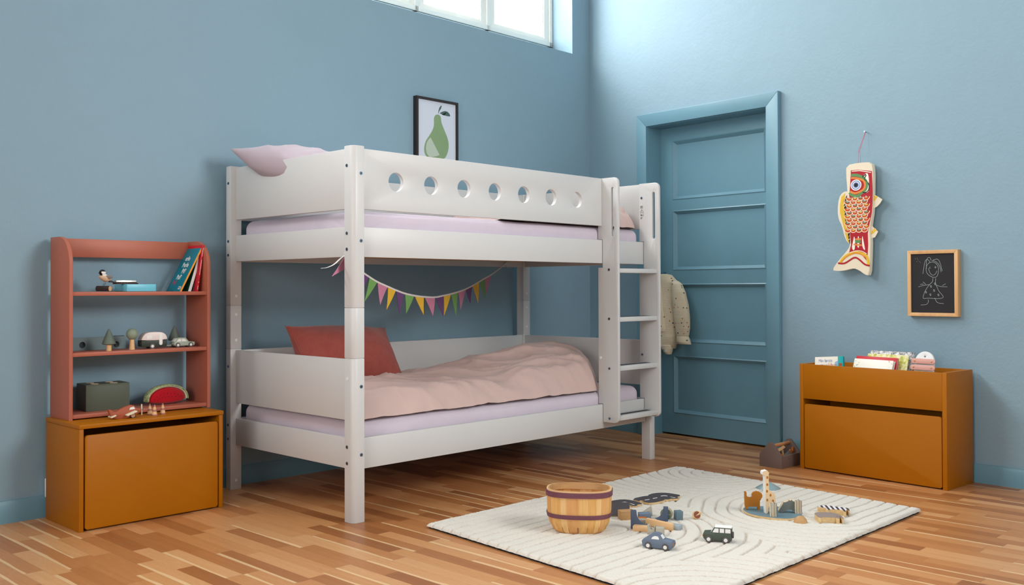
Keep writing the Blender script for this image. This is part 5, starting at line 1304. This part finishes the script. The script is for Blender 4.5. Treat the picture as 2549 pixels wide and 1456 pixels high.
# ------------------------------------------------------------ books and xylophone in the bin
BZ_ = .386
def binobj(name, label, cat, s, off, z, lean, yaw=0, group=None):
    """object standing in the bin; local x along the wall, local y into the wall, leaning backwards about x"""
    r = bpy.data.objects.new(name, None); COL.objects.link(r); p = Rm(s, off, z); r.location = p
    r.rotation_euler = (Matrix.Rotation(RANG+math.radians(yaw), 4, 'Z') @ Matrix.Rotation(math.radians(-lean), 4, 'X')).to_euler()
    return tag(r, label, cat, group)
def flatbook(label, s, off, w, h, t, lean, yaw, cover, pg=True, tw=0, z=BZ_):
    r = binobj('picture_book', label, 'book', s, off, z, lean, yaw, 'books in the mustard bin')
    if tw: r.rotation_euler = (r.rotation_euler.to_matrix().to_4x4() @ Matrix.Rotation(math.radians(tw), 4, 'Y')).to_euler()
    b = MB().box(-w/2, w/2, 0, .0022, 0, h, .0006); b.box(-w/2, w/2, t-.0022, t, 0, h, .0006); b.build('cover', cover, r)
    MB().box(-w/2+.003, w/2-.002, .0022, t-.0022, .003, h-.003).build('pages', c('page', 0), r)
    MB().box(-w/2-.0008, -w/2+.002, 0.0003, t-.0003, 0, h, .0006).build('spine', cover, r)
    return r
XT = Matrix(((1, 0, 0, 0), (0, 0, -1, 0), (0, 1, 0, 0), (0, 0, 0, 1)))    # writing facing the room
fb = flatbook('white board book with blue and coloured title at the left end of the bin', 1.962, -.235, .148, .215, .022, 17, 14, c('offwhitecover', (232, 226, 212), .5), tw=-4)
def ttx(r, s, x, z, size, mat, sx=.8, bold=0): return text(s, size, mat, r, Matrix.Translation((x, -.0004, z)) @ XT, sx=sx, bold=bold)
ttx(fb, 'Min første', -.055, .186, .024, c('titleblue', (128, 152, 190), .6), .72)
cx_ = -.045
for ch, col_, wd_ in (('m', (196, 130, 120), .0175), ('u', (226, 174, 90), .0115), ('s', (110, 168, 110), .0095), ('i', (226, 130, 90), .005), ('k', (230, 190, 90), .0105), ('b', (190, 110, 120), .0115), ('o', (226, 150, 80), .0115), ('g', (130, 180, 120), .0115)):
    ttx(fb, ch, cx_, .160, .029, paint('title_'+ch, col_, .6), .75, .0003); cx_ += wd_
MB().box(.046, .0745, -.0008, .0228, 0, .2155, .0005).build('teal_edge_panel', c('tealpanel', (0, 158, 160), .5), fb)
MB().flat(circle(.044, .176, .014, 20), -.0001, 'y').build('blue_dot_print', c('paleblueprint', (150, 186, 216), .6), fb)
MB().box(.052, .068, -.0014, -.0006, .160, .178).build('bear_print', c('bearbrown', (150, 84, 50), .6), fb)
kq = NT('floral_cover'); ob = kq.coord(); vo = kq.new('ShaderNodeTexVoronoi'); kq.link(ob, vo.inputs['Vector']); vo.inputs['Scale'].default_value = 120
sp_ = kq.new('ShaderNodeSeparateXYZ'); kq.link(ob, sp_.inputs[0]); edge_ = kq.math('GREATER_THAN', kq.math('ABSOLUTE', sp_.outputs[0]), .082)
nb2 = kq.math('GREATER_THAN', kq.noise(ob, 45, 2), .47)
dot = kq.math('MULTIPLY', kq.math('MULTIPLY', kq.math('LESS_THAN', vo.outputs['Distance'], .32), edge_), nb2)
sc3 = kq.new('ShaderNodeSeparateColor'); kq.link(vo.outputs['Color'], sc3.inputs[0])
fcol = kq.mix(kq.math('GREATER_THAN', sc3.outputs[0], .55), lin((132, 160, 110)), lin((226, 130, 110)))
kq.link(kq.mix(dot, lin((238, 236, 222)), fcol), kq.p.inputs['Base Color']); kq.p.inputs['Roughness'].default_value = .4
f2 = flatbook('white picture book with little flowers along its edges in front of the bin stack', 2.180, -.250, .225, .215, .018, 19, -6, kq.m)
MB().stroke([(-.04, .150), (-.04, .164), (.055, .164), (.055, .150)], .0008, -.0002, 'y').build('title_frame', c('bladegrey', 0), f2)
flatbook('red edged book just behind the white flowered book', 2.185, -.222, .235, .226, .012, 17, -5, redc)
kg = NT('meadow_cover'); ob = kg.coord(); n1 = kg.noise(ob, 22, 4, .7); kg.link(kg.ramp(n1, [(.35, lin((96, 140, 60))), (.46, lin((206, 200, 80))), (.56, lin((232, 226, 190))), (.68, lin((222, 180, 40)))]), kg.p.inputs['Base Color']); kg.p.inputs['Roughness'].default_value = .4
flatbook('yellow and green meadow picture book sticking out behind the red edged book', 2.235, -.192, .225, .238, .008, 15, -3, kg.m)
ks = NT('grey_photo_cover'); ob = ks.coord(); n1 = ks.noise(ob, 60, 4, .8); ks.link(ks.ramp(n1, [(.40, lin((60, 58, 60))), (.5, lin((170, 168, 168))), (.6, lin((238, 236, 236)))]), ks.p.inputs['Base Color']); ks.p.inputs['Roughness'].default_value = .3
flatbook('tall black and white speckled book at the back of the bin stack', 2.245, -.168, .235, .252, .012, 14, -2, ks.m)
xy = binobj('toy_xylophone', 'toy xylophone with pink and yellow bars at the right end of the bin', 'xylophone', 2.437, -.205, BZ_, 13, -4)
W_ = .050; ZT = .262
prof = [(-W_, 0), (W_, 0), (W_, ZT-.052)]+[(W_*math.cos(math.radians(a)), ZT-.052+.052*math.sin(math.radians(a))) for a in range(8, 173, 8)]+[(-W_, ZT-.052)]
MB().holed(prof, [circle(0, ZT-.026, .0048, 18)], 0, .014, 'y', bev=.001).build('back_board', c('xylowhite', (226, 228, 226), .5), xy)
for i, (z, mt) in enumerate(((ZT-.064, c('salmon', (216, 158, 144), .45)), (ZT-.096, c('salmon', 0)), (ZT-.128, c('butter', (222, 192, 110), .45)), (ZT-.160, c('sage', 0)), (ZT-.192, c('teal', 0)))):
    hw = .063+.002*i; bo_ = MB().prism(rrect(-hw, hw, z, z+.0255, .0125), -.0120, -.0075, 'y', bev=.0012).build('tone_bar', mt, xy)
    MB().box(-W_*.8, W_*.8, -.0076, .0, z+.008, z+.016).build('felt_strip', c('char', 0), xy)
    for sx_ in (-1, 1): MB().ball((sx_*(hw-.019), -.0125, z+.0128), .0042, 0, (1, .7, 1), 12).build('brass_knob', paint('brass', (200, 164, 110), .3, .5, .01, metallic=.7) if 'brass' not in bpy.data.materials else bpy.data.materials['brass'], bo_)
# little wooden ring toy at the left end of the bin
wr_ = binobj('wooden_toy', 'small looped wooden toy at the left end of the bin behind the board book', 'toy', 1.865, -.110, .548, 0)
MB().tube([(.028*math.cos(2*math.pi*i/24), 0.010*math.sin(2*math.pi*i/24), .012*math.sin(4*math.pi*i/24)) for i in range(25)], .0035, 8).build('loop', WT, wr_)
MB().box(-.030, .030, -.010, .010, -.162, -.012, .002).build('stand', WT, wr_)
